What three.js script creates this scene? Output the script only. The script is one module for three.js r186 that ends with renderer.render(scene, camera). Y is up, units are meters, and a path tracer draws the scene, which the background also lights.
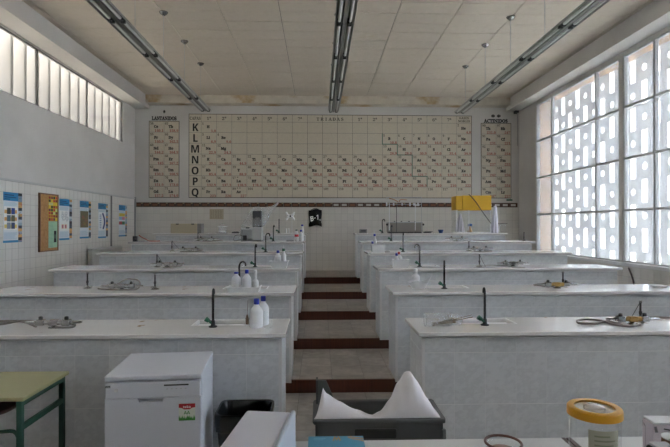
import * as THREE from 'three';
import { mergeGeometries } from 'three/addons/utils/BufferGeometryUtils.js';
import { RoundedBoxGeometry } from 'three/addons/geometries/RoundedBoxGeometry.js';
import { FontLoader } from 'three/addons/loaders/FontLoader.js';
import { TextGeometry } from 'three/addons/geometries/TextGeometry.js';

// ---------------------------------------------------------------- camera, sky, sun, exposure
const scene = new THREE.Scene();
const EYE = 1.752, FOCAL = 500, YAW = 0.032, PITCH = 0.005;
const camera = new THREE.PerspectiveCamera(2 * Math.atan(223.5 / FOCAL) * 180 / Math.PI, 670 / 447, 0.05, 200);
camera.position.set(0, EYE, 0);
camera.rotation.order = 'YXZ';
camera.rotation.set(PITCH, -YAW, 0);
scene.add(camera);
scene.background = new THREE.Color().setRGB(9.7, 10.4, 11.5);        // bright hazy sky
const sun = new THREE.DirectionalLight(new THREE.Color(1.0, 0.95, 0.88), 60);
sun.position.set(0.3, 16, -9); sun.target.position.set(0, 0, 0);
sun.shadow.camera.left = -20; sun.shadow.camera.right = 20; sun.shadow.camera.top = 20; sun.shadow.camera.bottom = -20; sun.shadow.camera.far = 60;
sun.shadow.mapSize.set(2048, 2048);
scene.add(sun, sun.target);
const renderer = new THREE.WebGLRenderer({ antialias: true });
renderer.toneMapping = THREE.LinearToneMapping;
renderer.toneMappingExposure = 2.0;
renderer.shadowMap.enabled = true;

// ---------------------------------------------------------------- helpers
let seed = 12345;
const rnd = () => { seed = (seed * 1664525 + 1013904223) >>> 0; return seed / 4294967296; };
const rr = (a, b) => a + (b - a) * rnd();
const V = (x, y, z) => new THREE.Vector3(x, y, z);
camera.updateMatrixWorld(true);
// a photo pixel at a given distance from the camera's wall-parallel plane
function at(px, py, depth) {
  const d = V((px - 335) / FOCAL, -(py - 223.5) / FOCAL, -1).applyEuler(camera.rotation);
  return V(0, EYE, 0).addScaledVector(d, depth / -d.z);
}
function onSide(px, py, X) {   // where the pixel's ray meets the side wall x = X
  const d = V((px - 335) / FOCAL, -(py - 223.5) / FOCAL, -1).applyEuler(camera.rotation);
  return V(0, EYE, 0).addScaledVector(d, X / d.x);
}
function onLevel(px, py, Y) {  // where the pixel's ray meets the level y = Y
  const d = V((px - 335) / FOCAL, -(py - 223.5) / FOCAL, -1).applyEuler(camera.rotation);
  return V(0, EYE, 0).addScaledVector(d, (Y - EYE) / d.y);
}
const used = {};
function numbered(n) { const k = used[n] = (used[n] ?? -1) + 1; return k ? n + '_' + String(k).padStart(3, '0') : n; }
function flat(g) { g = g.index ? g.toNonIndexed() : g; for (const k of Object.keys(g.attributes)) if (!['position', 'normal', 'uv'].includes(k)) g.deleteAttribute(k); if (!g.attributes.uv) g.setAttribute('uv', new THREE.BufferAttribute(new Float32Array(g.attributes.position.count * 2), 2)); return g; }
const join = (...gs) => mergeGeometries(gs.flat(9).map(flat));
function box(x0, x1, y0, y1, z0, z1) { return new THREE.BoxGeometry(Math.abs(x1 - x0), Math.abs(y1 - y0), Math.abs(z1 - z0)).translate((x0 + x1) / 2, (y0 + y1) / 2, (z0 + z1) / 2); }
function rbox(w, h, d, r, x = 0, y = 0, z = 0, s = 2) { return new RoundedBoxGeometry(w, h, d, s, r).translate(x, y, z); }
function cyl(r0, r1, h, x = 0, y = 0, z = 0, n = 20) { return new THREE.CylinderGeometry(r1, r0, h, n).translate(x, y + h / 2, z); }   // r0 bottom, stands on y
function lathe(pts, n = 24) { return new THREE.LatheGeometry(pts.map(p => new THREE.Vector2(p[0], p[1])), n); }
function tube(pts, r, n = 24, m = 8, closed = false) { return new THREE.TubeGeometry(new THREE.CatmullRomCurve3(pts.map(p => Array.isArray(p) ? V(...p) : p), closed), n, r, m, closed); }
function rod(a, b, r, n = 8) { const A = V(...a), B = V(...b), L = A.distanceTo(B); const g = new THREE.CylinderGeometry(r, r, L, n); g.translate(0, L / 2, 0); g.applyQuaternion(new THREE.Quaternion().setFromUnitVectors(V(0, 1, 0), B.clone().sub(A).normalize())); return g.translate(A.x, A.y, A.z); }
// uv in metres from the position, by the way the face points
function uvm(g, ou = 0, ov = 0, k = 1) {
  const p = g.attributes.position, n = g.attributes.normal, uv = new Float32Array(p.count * 2);
  for (let i = 0; i < p.count; i++) {
    const ax = Math.abs(n.getX(i)), ay = Math.abs(n.getY(i)), az = Math.abs(n.getZ(i));
    let u, v; if (ay >= ax && ay >= az) { u = p.getX(i); v = p.getZ(i); } else if (ax > az) { u = p.getZ(i); v = p.getY(i); } else { u = p.getX(i); v = p.getY(i); }
    uv[2 * i] = (u + ou) * k; uv[2 * i + 1] = (v + ov) * k;
  }
  g.setAttribute('uv', new THREE.BufferAttribute(uv, 2)); return g;
}
function mesh(name, geo, mat, parent) { const m = new THREE.Mesh(geo, mat); m.name = name; (parent ?? scene).add(m); return m; }
function struct(name, geo, mat) { const m = mesh(name, geo, mat); m.userData.kind = 'structure'; return m; }
function thing(name, label, category, pos = [0, 0, 0], turn = 0, group) {
  const o = new THREE.Group(); o.name = numbered(name); scene.add(o); o.position.set(...(Array.isArray(pos) ? pos : [pos.x, pos.y, pos.z])); o.rotation.y = turn;
  o.userData = { label, category }; if (group) o.userData.group = group; return o;
}
function single(name, label, category, geo, mat, group) { const m = mesh(numbered(name), geo, mat); m.userData = { label, category }; if (group) m.userData.group = group; return m; }

// ---------------------------------------------------------------- textures
function noise2(N, cells, s0) {          // tileable value noise
  const s = seed; seed = s0; const t = Float32Array.from({ length: cells * cells }, rnd); seed = s;
  return (u, v) => { const x = u * cells, y = v * cells, i = Math.floor(x), j = Math.floor(y), f = x - i, g = y - j, a = f * f * (3 - 2 * f), b = g * g * (3 - 2 * g), q = (p, r) => t[((r % cells + cells) % cells) * cells + ((p % cells + cells) % cells)];
    return (q(i, j) * (1 - a) + q(i + 1, j) * a) * (1 - b) + (q(i, j + 1) * (1 - a) + q(i + 1, j + 1) * a) * b; };
}
function fbm(N, base, oct, s0) { const fs = Array.from({ length: oct }, (_, k) => noise2(N, base << k, s0 + 77 * k)); return (u, v) => { let a = 0, w = 0.5, t = 0; fs.forEach(f => { a += w * f(u, v); t += w; w *= 0.55; }); return a / t; }; }
function dataTex(N, fn, srgb = true) {
  const d = new Uint8Array(N * N * 4);
  for (let j = 0; j < N; j++) for (let i = 0; i < N; i++) { const c = fn(i / N, j / N), k = 4 * (j * N + i); d[k] = Math.max(0, Math.min(255, c[0])); d[k + 1] = Math.max(0, Math.min(255, c[1])); d[k + 2] = Math.max(0, Math.min(255, c[2])); d[k + 3] = 255; }
  const t = new THREE.DataTexture(d, N, N); t.magFilter = THREE.LinearFilter; t.minFilter = THREE.LinearFilter; t.wrapS = t.wrapT = THREE.RepeatWrapping; if (srgb) t.colorSpace = THREE.SRGBColorSpace; t.needsUpdate = true; return t;
}
function canvasTex(w, h, draw) { const c = document.createElement('canvas'); c.width = w; c.height = h; draw(c.getContext('2d'), w, h); const t = new THREE.CanvasTexture(c); t.colorSpace = THREE.SRGBColorSpace; return t; }
const std = (o) => new THREE.MeshStandardMaterial(o), phy = (o) => new THREE.MeshPhysicalMaterial(o);
const C = (r, g, b) => new THREE.Color().setRGB(r, g, b);

const nA = fbm(512, 4, 6, 11), nB = fbm(512, 8, 5, 23), nC = fbm(512, 16, 4, 37), nD = fbm(512, 3, 3, 51);
const marbleTex = dataTex(512, (u, v) => { const w = nA(u, v), q = Math.abs(nC((u + v) % 1, (v * 2 - u + 2) % 1) * 0.6 + nB(u, v) * 0.4 - 0.5 + (w - 0.5) * 0.6) * 2, vein = Math.exp(-q * q * 22), b = 222 + (w - 0.5) * 7 - vein * 10 + (nC(u, v) - 0.5) * 10; return [b - 3, b - 1, b]; });
const floorTex = dataTex(512, (u, v) => { const b = 168 + (nA(u, v) - 0.5) * 44 + (nC(u, v) - 0.5) * 40; return [b + 3, b - 4, b - 14]; });
const paintTex = dataTex(512, (u, v) => { const b = 214 + (nA(u, v) - 0.5) * 22 + (nD(u, v) - 0.5) * 7; return [b + 1, b - 1, b - 5]; });
const topTex = dataTex(512, (u, v) => { const st = Math.max(0, nC(u, v) * nB((u * 2) % 1, v) - 0.47) * 700, b = 238 + (nA(u, v) - 0.5) * 10; return [b - st * 0.7, b - 1 - st, b - 3 - st * 1.3]; });
const beamTex = dataTex(512, (u, v) => { const s = Math.max(0, nA(u, v) - 0.52) * 420 * Math.max(0, nD(u, v) - 0.25) * 2, b = 206 + (nC(u, v) - 0.5) * 20; return [b - s * 0.5, b - 8 - s * 0.8, b - 24 - s * 1.2]; });
const concreteTex = dataTex(256, (u, v) => { const b = 198 + (nB(u, v) - 0.5) * 40 + (nC(u, v) - 0.5) * 30; return [b, b, b - 2]; });
const corkTex = dataTex(256, (u, v) => { const b = (nC(u, v) - 0.5) * 40 + (nB(u, v) - 0.5) * 16; return [184 + b, 140 + b, 94 + b * 0.8]; });
const woodTex = dataTex(256, (u, v) => { const b = (nC(u * 4 % 1, v * 0.25) - 0.5) * 40; return [84 + b, 45 + b * 0.6, 26 + b * 0.4]; });
const perfBump = dataTex(64, (u, v) => { const a = (u * 4) % 1 - 0.5, b = (v * 4) % 1 - 0.5; const k = a * a + b * b < 0.05 ? 110 : 255; return [k, k, k]; }, false);

const M = {};
M.paint = std({ map: paintTex, roughness: 0.8, color: C(0.92, 0.91, 0.9) });
M.ceil = std({ roughness: 0.9, color: C(0.58, 0.52, 0.45) });
M.grout = std({ color: C(0.5, 0.48, 0.44), roughness: 0.95 });
M.tileWhite = std({ color: C(0.72, 0.695, 0.64), roughness: 0.3 });
M.tileWhite2 = std({ color: C(0.695, 0.67, 0.62), roughness: 0.3 });
M.marble = std({ map: marbleTex, roughness: 0.28, color: C(0.96, 0.97, 0.98) });
M.marble2 = std({ map: marbleTex, roughness: 0.3, color: C(0.935, 0.945, 0.955) });
M.top = std({ map: topTex, roughness: 0.13, color: C(0.95, 0.94, 0.93) });
M.benchCore = std({ color: C(0.82, 0.82, 0.81), roughness: 0.6 });
M.white = std({ color: C(0.7, 0.7, 0.7), roughness: 0.4 });
M.floor = std({ map: floorTex, roughness: 0.45, color: C(0.98, 0.97, 0.96) });
M.floor2 = std({ map: floorTex, roughness: 0.45, color: C(0.9, 0.89, 0.88) });
M.floorGrout = std({ color: C(0.2, 0.185, 0.165), roughness: 0.95 });
M.riser = std({ map: woodTex, roughness: 0.5, color: C(0.95, 0.8, 0.66) });
M.beam = std({ map: beamTex, roughness: 0.85 });
M.frame = std({ color: C(0.46, 0.47, 0.48), roughness: 0.45, metalness: 0.2 });
M.glass = phy({ color: C(0.93, 0.96, 1.0), transmission: 1, thickness: 0, roughness: 0.33, ior: 1.5 });
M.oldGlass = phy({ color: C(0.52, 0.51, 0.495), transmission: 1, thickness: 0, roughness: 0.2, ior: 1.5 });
M.clearGlass = phy({ color: C(0.97, 0.98, 0.98), transmission: 1, thickness: 0, roughness: 0.05, ior: 1.3 });
M.concrete = std({ map: concreteTex, roughness: 0.9, color: C(0.95, 0.95, 0.95) });
M.ochre = std({ color: C(0.33, 0.16, 0.04), roughness: 0.85 });
M.fin = std({ color: C(0.47, 0.455, 0.43), roughness: 0.8 });
M.black = std({ color: C(0.012, 0.012, 0.013), roughness: 0.45 });
M.blackGloss = std({ color: C(0.012, 0.012, 0.012), roughness: 0.2 });
M.green = std({ color: C(0.01, 0.1, 0.055), roughness: 0.4 });
M.chrome = std({ color: C(0.42, 0.42, 0.42), roughness: 0.22, metalness: 1 });
M.brass = std({ color: C(0.38, 0.25, 0.09), roughness: 0.32, metalness: 0.9 });
M.darkMetal = std({ color: C(0.08, 0.08, 0.08), roughness: 0.4, metalness: 0.8 });
M.hose = std({ color: C(0.22, 0.19, 0.17), roughness: 0.55 });
M.hoseRed = std({ color: C(0.4, 0.1, 0.05), roughness: 0.5 });
M.plastic = phy({ color: C(0.88, 0.89, 0.9), roughness: 0.4, transmission: 0.2, thickness: 0 });
M.plasticWhite = std({ color: C(0.8, 0.81, 0.82), roughness: 0.35 });
M.blueCap = std({ color: C(0.02, 0.04, 0.4), roughness: 0.4 });
M.redCap = std({ color: C(0.5, 0.03, 0.03), roughness: 0.4 });
M.film = phy({ color: C(0.95, 0.96, 0.97), roughness: 0.15, transmission: 0.76, thickness: 0, side: THREE.DoubleSide });

// ---------------------------------------------------------------- room shell
const WL = -4.47, WR = 4.97, ZB = -12.28, ZF = 4.8, CEIL = 4.88, T = 0.25, TR = 0.1, TL = 0.1;
const RISE = 0.1324, Z1 = 5.263, DZ = 1.3316, rows = 6;
const riserZ = k => -(Z1 + DZ * (k - 1));       // front of tread k (k = 1..5)

// floor: the ground and five raised treads, one solid stepped slab
{
  const f = [box(WL - T, WR + T, -0.3, -0.004, ZB - T, ZF + T)];
  for (let k = 1; k <= 5; k++) f.push(box(WL, WR, -0.01, RISE * k - 0.006, ZB, riserZ(k) - 0.02));
  const floor = struct('floor', uvm(join(f)), M.floorGrout);
  floor.userData.label = 'stepped floor of greige tiles rising towards the back wall';
  // tiles of the walkway and the front area
  const P = 0.345, X0 = 0.139, gv = [0, 1, 2, 3].map(k => null);
  const put = (x0, x1, z0, z1, y) => { const g = uvm(box(x0 + 0.002, x1 - 0.002, y - 0.006, y, z0 + 0.002, z1 - 0.002), rnd() * 3, rnd() * 3, 0.9); mesh('floor_tile', g, rnd() < 0.5 ? M.floor : M.floor2, floor); };
  const side = [];
  for (let k = 0; k <= 5; k++) {
    const zf = k ? riserZ(k) - 0.02 : -1.2, zb = k < 5 ? riserZ(k + 1) : ZB;
    const L = zf - zb, ns = k ? [0, 0.16, 0.505, 0.85, 1.195, 1.54, 1.885].filter(q => q < L - 0.05) : Array.from({ length: 12 }, (_, i) => i * P);
    ns.push(L);
    const xa = k ? -0.3 : -2.2, xb = k ? 0.78 : 2.2;
    for (let i = 0; i + 1 < ns.length; i++) {
      let xs = [xa]; for (let x = X0 - 12 * P; x < xb; x += P) if (x > xa + 0.02 && x < xb - 0.02) xs.push(x); xs.push(xb);
      for (let j = 0; j + 1 < xs.length; j++) put(xs[j], xs[j + 1], zf - ns[i + 1], zf - ns[i], RISE * k);
      for (const [a, b] of [[WL, xa], [xb, WR]]) for (let x = a; x < b - 0.03; x += P) side.push(box(x + 0.002, Math.min(x + P, b) - 0.002, RISE * k - 0.006, RISE * k, zf - ns[i + 1] + 0.002, zf - ns[i] - 0.002));
    }
  }
  for (let z = -1.2; z < ZF - 0.1; z += P) for (let x = WL; x < WR - 0.03; x += P) side.push(box(x + 0.002, Math.min(x + P, WR) - 0.002, -0.006, 0, z + 0.002, Math.min(z + P, ZF) - 0.002));
  mesh('floor_tile', uvm(join(side), 0, 0, 0.9), M.floor, floor).userData.kind = 'stuff';
  for (let k = 1; k <= 5; k++) {
    const r = mesh('step_riser', uvm(box(WL, WR, RISE * (k - 1), RISE * k + 0.002, riserZ(k) - 0.03, riserZ(k))), M.riser, floor);
    r.userData.label = 'dark brown step riser';
  }
}

// back wall
const wallBack = struct('wall_back', uvm(box(WL - T, WR + T, -0.3, CEIL + 0.3, ZB - T, ZB), 0, 0, 0.35), M.paint);
wallBack.userData.label = 'back wall, painted above and white tiled below';
// tiles too small to pick apart: one joined part
const TW = 0.152, TH = 0.163, BAND0 = 2.215, BAND1 = 2.325;
{
  const gs = [], gs2 = [];
  for (let r = 0; r < 10; r++) for (let x = WL; x < WR - 0.01; x += TW) { const y1 = BAND0 - r * TH, y0 = Math.max(y1 - TH, 0.66); if (y1 < 0.7) continue; (rnd() < 0.6 ? gs : gs2).push(box(x + 0.0025, Math.min(x + TW, WR) - 0.0025, y0 + 0.0025, y1 - 0.0025, ZB + 0.002, ZB + 0.012)); }
  mesh('grout', box(WL, WR, 0.66, BAND0, ZB, ZB + 0.009), M.grout, wallBack);
  for (const [g, m] of [[gs, M.tileWhite], [gs2, M.tileWhite2]]) mesh('wall_tile', join(g), m, wallBack).userData.kind = 'stuff';
  // brown border course: each border tile a piece, with its two-tone dashes
  const mb = std({ color: C(0.075, 0.032, 0.018), roughness: 0.35 }), mr = std({ color: C(0.2, 0.075, 0.03), roughness: 0.35 }), mo = std({ color: C(0.3, 0.24, 0.12), roughness: 0.4 }), mw = std({ color: C(0.62, 0.6, 0.55), roughness: 0.35 });
  const BW = 0.2, gb = box(0.0015, BW - 0.0015, BAND0, BAND1, ZB, ZB + 0.014);
  const ga = box(0.03, 0.15, BAND0 + 0.03, BAND1 - 0.03, ZB + 0.012, ZB + 0.0155), go = box(0.155, 0.195, BAND1 - 0.035, BAND1 - 0.005, ZB + 0.012, ZB + 0.0155);
  for (let i = 0; WL + i * BW < WR - 0.05; i++) {
    const x = WL + i * BW, white = (x > 0.25 && x < 1.4) || (x > 3.3 && x < 4.9) || (x > 2.2 && x < 2.6);
    const t = mesh('border_tile', gb, mb, wallBack); t.position.x = x;
    const a = mesh('dash', ga, white ? (i % 2 ? mw : mr) : mr, t); if (white && i % 2 === 0) a.material = mw;
    if (white && rnd() < 0.22) a.material = mr;
    if (!white) mesh('fleck', go, mo, t);
  }
}
// side walls, with real openings for the windows
const CL0 = 3.66, CL1 = 4.58, RW0 = 1.17, RW1 = 4.53;      // window heights: left clerestory, right window wall
const CLZ = [-11.55, -9.85, -8.12, -6.37, -4.62, -2.87, -1.12, 0.63, 2.38, 4.13];      // clerestory frame joints
const RBAY = [[-11.3, -8.13], [-8.02, -4.88], [-4.77, -1.63], [-1.52, 1.62], [1.73, 4.4]], LAST = 4.4;
const wallLeft = struct('wall_left', uvm(join(box(WL - TL, WL, -0.3, CL0, ZB - T, ZF + T), box(WL - TL, WL, CL1, CEIL + 0.3, ZB - T, ZF + T), box(WL - TL, WL, CL0, CL1, ZB - T, CLZ[0]), box(WL - TL, WL, CL0, CL1, CLZ[9], ZF + T)), 0, 0, 0.35), M.paint);
wallLeft.userData.label = 'long side wall with a high window strip and posters';
const wallRight = struct('wall_right', uvm(join(box(WR, WR + TR, -0.3, RW0, ZB - T, ZF + T), box(WR, WR + TR, RW1, CEIL + 0.3, ZB - T, ZF + T), box(WR, WR + TR, RW0, RW1, ZB - T, RBAY[0][0]), box(WR, WR + TR, RW0, RW1, LAST, ZF + T), RBAY.slice(1).map((q, i) => box(WR, WR + TR, RW0, RW1, RBAY[i][1], q[0]))), 0, 0, 0.35), M.paint);
wallRight.userData.label = 'long side wall with the large window';
const wallFront = struct('wall_front', uvm(box(WL - T, WR + T, -0.3, CEIL + 0.3, ZF, ZF + T), 0, 0, 0.35), M.paint);
// tiled dado on the side walls
function dado(wall, X, dir, y1, zA, zB, keep) {
  mesh('grout', box(X, X + dir * 0.006, 0, y1, zA, zB), M.grout, wall);
  const rest = [], g = box(0, dir * 0.01, 0.0025, TH - 0.0025, 0.0025, TW - 0.0025);
  const list = []; for (let z = zA; z < zB - 0.05; z += TW) for (let y = y1 - TH; y > 0.1; y -= TH) list.push([y, z]);
  list.sort((a, b) => b[1] - a[1]);
  const seen = list.filter(([y, z]) => keep(y, z)).slice(0, 260), set = new Set(seen);
  for (const [y, z] of seen) { const m = mesh('wall_tile', g, rnd() < 0.6 ? M.tileWhite : M.tileWhite2, wall); m.position.set(X, y, z); }
  for (const q of list) if (!set.has(q)) rest.push(g.clone().translate(X, q[0], q[1]));
  mesh('wall_tile', join(rest), M.tileWhite, wall).userData.kind = 'stuff';
}
dado(wallLeft, WL, 1, 2.40, ZB, -1, (y, z) => z < -6.6 && y > 1.05);
dado(wallRight, WR, -1, 1.10, ZB, -1, (y, z) => z < -6.2 && z > -10 && y > 0.4);
mesh('tile_edge', box(WL, WL + 0.03, 2.40, 2.43, ZB, -1), std({ color: C(0.5, 0.5, 0.48), roughness: 0.5 }), wallLeft);
mesh('window_ledge', box(WR - 0.1, WR + 0.02, 1.115, 1.165, ZB, -1.2), M.white, wallRight);

// ceiling: slab, side and back beams, panels
const ceiling = struct('ceiling', join(box(WL - T, WR + T, CEIL + 0.012, CEIL + 0.3, ZB - T, ZF + T)), std({ color: C(0.2, 0.18, 0.15), roughness: 0.95 }));
ceiling.userData.label = 'ceiling of perforated cream panels';
{
  const stain = canvasTex(1024, 1024, (c, w, h) => {
    c.fillStyle = '#cec4b5'; c.fillRect(0, 0, w, h);
    const s = seed; seed = 99;
    for (let i = 0; i < 16000; i++) { const b = rr(-9, 9); c.fillStyle = `rgba(${205 + b},${194 + b},${177 + b},0.35)`; c.fillRect(rnd() * w, rnd() * h, rr(2, 9), rr(2, 9)); }
    const blot = (x, y, r, n, a) => { for (let i = 0; i < n; i++) { const q = rnd() * 6.28, d = rnd() * r; c.fillStyle = `rgba(132,98,52,${a})`; c.beginPath(); c.ellipse(x + Math.cos(q) * d * 1.8, y + Math.sin(q) * d, rr(2, r * 0.5), rr(2, r * 0.35), 0, 0, 6.3); c.fill(); } };
    blot(200 * 2.9, 420, 14, 30, 0.03); blot(640, 770, 16, 24, 0.035); blot(170, 60, 20, 30, 0.03); blot(860, 70, 22, 36, 0.035); blot(500, 40, 12, 16, 0.03);
    seed = s;
  });
  const mp = std({ map: stain, bumpMap: null, roughness: 0.9 });
  const PW = 0.86, PD = 0.362, xs0 = 0.29 - 6 * PW;
  for (let i = 0; i < 12; i++) for (let j = 0; j < 22; j++) {
    const x0 = Math.max(xs0 + i * PW, WL + 0.35), x1 = Math.min(xs0 + (i + 1) * PW, WR - 0.32), z0 = -12.0 + j * PD, z1 = z0 + PD;
    if (x1 - x0 < 0.05) continue;
    const g = box(x0 + 0.005, x1 - 0.005, CEIL - 0.002 - rnd() * 0.003, CEIL + 0.014, z0 + 0.0035, z1 - 0.0035);
    const p = g.attributes.position, uv = g.attributes.uv; for (let k = 0; k < p.count; k++) uv.setXY(k, (p.getX(k) + 4.5) / 9.5, 1 - (p.getZ(k) + 12.1) / 9.5);
    mesh('ceiling_panel', g, mp, ceiling);
  }
  const rest = mesh('ceiling_panel', box(WL, WR, CEIL - 0.002, CEIL + 0.013, -12.0 + 22 * PD + 0.003, ZF), M.ceil, ceiling); rest.userData.kind = 'stuff';
}
struct('trim_1', uvm(box(WL, WL + 0.35, 4.60, CEIL + 0.02, ZB, ZF), 0, 0, 0.3), M.paint).userData.label = 'boxed beam over the high window strip';
struct('trim_2', uvm(box(WR - 0.32, WR, 4.60, CEIL + 0.02, ZB, ZF), 0, 0, 0.3), M.paint).userData.label = 'boxed beam over the window wall';
struct('trim_3', uvm(box(WL + 0.35, WR - 0.32, 4.69, CEIL + 0.02, ZB, -12.0), 0, 0, 0.45), M.beam).userData.label = 'water-stained beam along the back wall';

// outside ground
struct('ground', box(-60, 60, -0.6, -0.35, -60, 60), std({ color: C(0.42, 0.4, 0.36), roughness: 0.95 })).userData.label = 'pale ground outside the building';

// ---------------------------------------------------------------- windows
{ // left clerestory: five frames of fixed glass, upright fins outside
  const dark = std({ color: C(0.16, 0.155, 0.15), roughness: 0.5 });
  for (let i = 0; i < 9; i++) {
    const w = new THREE.Group(); w.name = 'window_' + (i + 1); w.userData = { kind: 'structure', label: 'high window frame with hazy panes' }; scene.add(w);
    const z0 = CLZ[i], z1 = CLZ[i + 1], X = WL - 0.04, f = 0.018;
    mesh('window_frame', join(box(X - 0.015, X + 0.015, CL0, CL0 + f, z0, z1), box(X - 0.015, X + 0.015, CL1 - f, CL1, z0, z1), box(X - 0.015, X + 0.015, CL0, CL1, z0, z0 + f), box(X - 0.015, X + 0.015, CL0, CL1, z1 - f, z1)), dark, w);
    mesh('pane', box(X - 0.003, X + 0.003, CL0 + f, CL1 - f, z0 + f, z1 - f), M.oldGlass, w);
  }
  const l = thing('sun_louvre', 'upright pale concrete fins outside the high window strip', 'louvre', [WL - TL - 0.02, 0, 0]);
  const g = uvm(rbox(0.36, CL1 - CL0 + 0.3, 0.07, 0.02, -0.2, (CL0 + CL1) / 2, 0));
  for (let z = CLZ[0] - 0.29; z < CLZ[9] + 0.2; z += 0.348) { const m = mesh('fin', g, M.fin, l); m.position.z = z; }
  mesh('fin_sill', box(-0.4, 0, CL0 - 0.2, CL0 - 0.15, CLZ[0] - 0.1, CLZ[9] + 0.2), M.fin, l);
}
{ // right window wall: three bays of 3 x 4 panes
  RBAY.forEach(([z0, z1], b) => {
    const w = new THREE.Group(); w.name = 'window_' + (b + 10); w.userData = { kind: 'structure', label: 'tall steel framed window bay of hazy panes' }; scene.add(w);
    const X = WR + 0.05, f = 0.022, zs = [z0, z0 + 0.75, z1 - 0.72, z1], ys = [0, 1, 2, 3, 4].map(k => RW0 + (RW1 - RW0) * k / 4);
    const bars = [];
    zs.forEach((z, i) => bars.push(box(X - 0.04, X + 0.02, RW0, RW1, z - (i ? f : 0), z + (i < 3 ? f : 0))));
    ys.forEach((y, i) => bars.push(box(X - 0.035, X + 0.02, Math.max(RW0, y - 0.018), Math.min(RW1, y + 0.018), z0, z1)));
    mesh('window_frame', join(bars), M.frame, w);
    for (let i = 0; i < 3; i++) for (let j = 0; j < 4; j++) mesh('pane', box(X - 0.003, X + 0.003, ys[j] + 0.018, ys[j + 1] - 0.018, zs[i] + f, zs[i + 1] - f), M.glass, w);
    mesh('handle', join(box(X - 0.07, X - 0.04, ys[2] - 0.012, ys[2] + 0.012, zs[2] + 0.2, zs[2] + 0.36)), M.darkMetal, w);
  });
  // pierced block screen outside: blocks with a slot and blocks with a round hole, set chequerwise
  const s = thing('pierced_block_screen', 'pale concrete screen of slotted and round-holed blocks outside the windows', 'screen wall', [0, 0, 0]);
  const CW = 0.305, CH = 0.41, XS = WR + 0.4, D = 0.13;
  const blk = (hole) => { const sh = new THREE.Shape([[0.002, 0.002], [CW - 0.002, 0.002], [CW - 0.002, CH - 0.002], [0.002, CH - 0.002]].map(p => new THREE.Vector2(...p))); sh.holes.push(hole); const g = new THREE.ExtrudeGeometry(sh, { depth: D, bevelEnabled: false, curveSegments: 14 }); g.rotateY(Math.PI / 2); g.translate(0, 0, CW); return uvm(g, 0, 0, 1); };
  const slot = new THREE.Path([[0.08, 0.01], [0.08, CH - 0.01], [CW - 0.08, CH - 0.01], [CW - 0.08, 0.01]].map(p => new THREE.Vector2(...p)));
  const circ = new THREE.Path(); circ.absarc(CW / 2, CH / 2, 0.064, 0, Math.PI * 2, true);
  const gS = blk(slot), gC = blk(circ);
  const SZ = -11.28, SY = 4.59 - 9 * CH, more = [];
  for (let i = 0; i < 52; i++) for (let j = 0; j < 9; j++) { const g = (i + j) % 2 ? gS : gC; if (i < 33) mesh('block', g, M.concrete, s).position.set(XS, SY + j * CH, SZ + i * CW); else more.push(g.clone().translate(XS, SY + j * CH, SZ + i * CW)); }
  mesh('block', join(more), M.concrete, s).userData.kind = 'stuff';
  mesh('mortar', join([0, 1, 2, 3, 4, 5, 6, 7, 8, 9].map(j => box(XS + 0.008, XS + D - 0.008, SY + j * CH - 0.003, SY + j * CH + 0.003, SZ, SZ + 52 * CW)), Array.from({ length: 53 }, (_, i) => box(XS + 0.008, XS + D - 0.008, SY, SY + 9 * CH, SZ + i * CW - 0.003, SZ + i * CW + 0.003))), M.grout, s);
  const r = thing('window_surround', 'ochre painted reveal around the outer screen', 'reveal', [0, 0, 0]);
  mesh('soffit', box(WR + TR, XS + D + 0.1, 4.595, 4.85, -11.6, 4.9), M.ochre, r);
  mesh('jamb', join(box(WR + TR, XS + D + 0.1, 0.6, 4.595, -11.6, -11.285), box(WR + TR, XS + D + 0.1, 0.6, 4.595, SZ + 52 * CW + 0.005, 4.9)), M.ochre, r);
  mesh('sill', box(WR + TR, XS + D + 0.1, 0.6, SY - 0.005, -11.28, 4.55), M.concrete, r);
}

// ---------------------------------------------------------------- periodic table on the back wall
const S = ZB + 0.0;
const sym = 'H He Li Be B C N O F Ne Na Mg Al Si P S Cl Ar K Ca Sc Ti V Cr Mn Fe Co Ni Cu Zn Ga Ge As Se Br Kr Rb Sr Y Zr Nb Mo Tc Ru Rh Pd Ag Cd In Sn Sb Te I Xe Cs Ba La Ce Pr Nd Pm Sm Eu Gd Tb Dy Ho Er Tm Yb Lu Hf Ta W Re Os Ir Pt Au Hg Tl Pb Bi Po At Rn Fr Ra Ac Th Pa U Np Pu Am Cm Bk Cf Es Fm Md No Lr'.split(' ');
const mass = '1,0 4,0 6,9 9,0 10,8 12,0 14,0 16,0 19,0 20,1 22,9 24,3 26,9 28,0 30,9 32,0 35,4 39,9 39,1 40,0 44,9 47,9 50,9 51,9 54,9 55,8 58,9 58,7 63,5 65,3 69,7 72,5 74,9 78,9 79,9 83,8 85,4 87,6 88,9 91,2 92,9 95,9 99 101,0 102,9 106,4 107,8 112,4 114,8 118,6 121,7 127,6 126,9 131,3 132,9 137,3 138,9 140,1 140,9 144,2 145 150,3 151,9 157,2 158,9 162,5 164,9 167,2 168,9 173,0 174,9 178,4 180,9 183,8 186,2 190,2 192,2 195,0 196,9 200,5 204,3 207,1 208,9 210 210 222 223 226 227 232,0 231 238,0 237 242 243 247 247 251 254 253 256 254 257'.split(' ');
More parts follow.
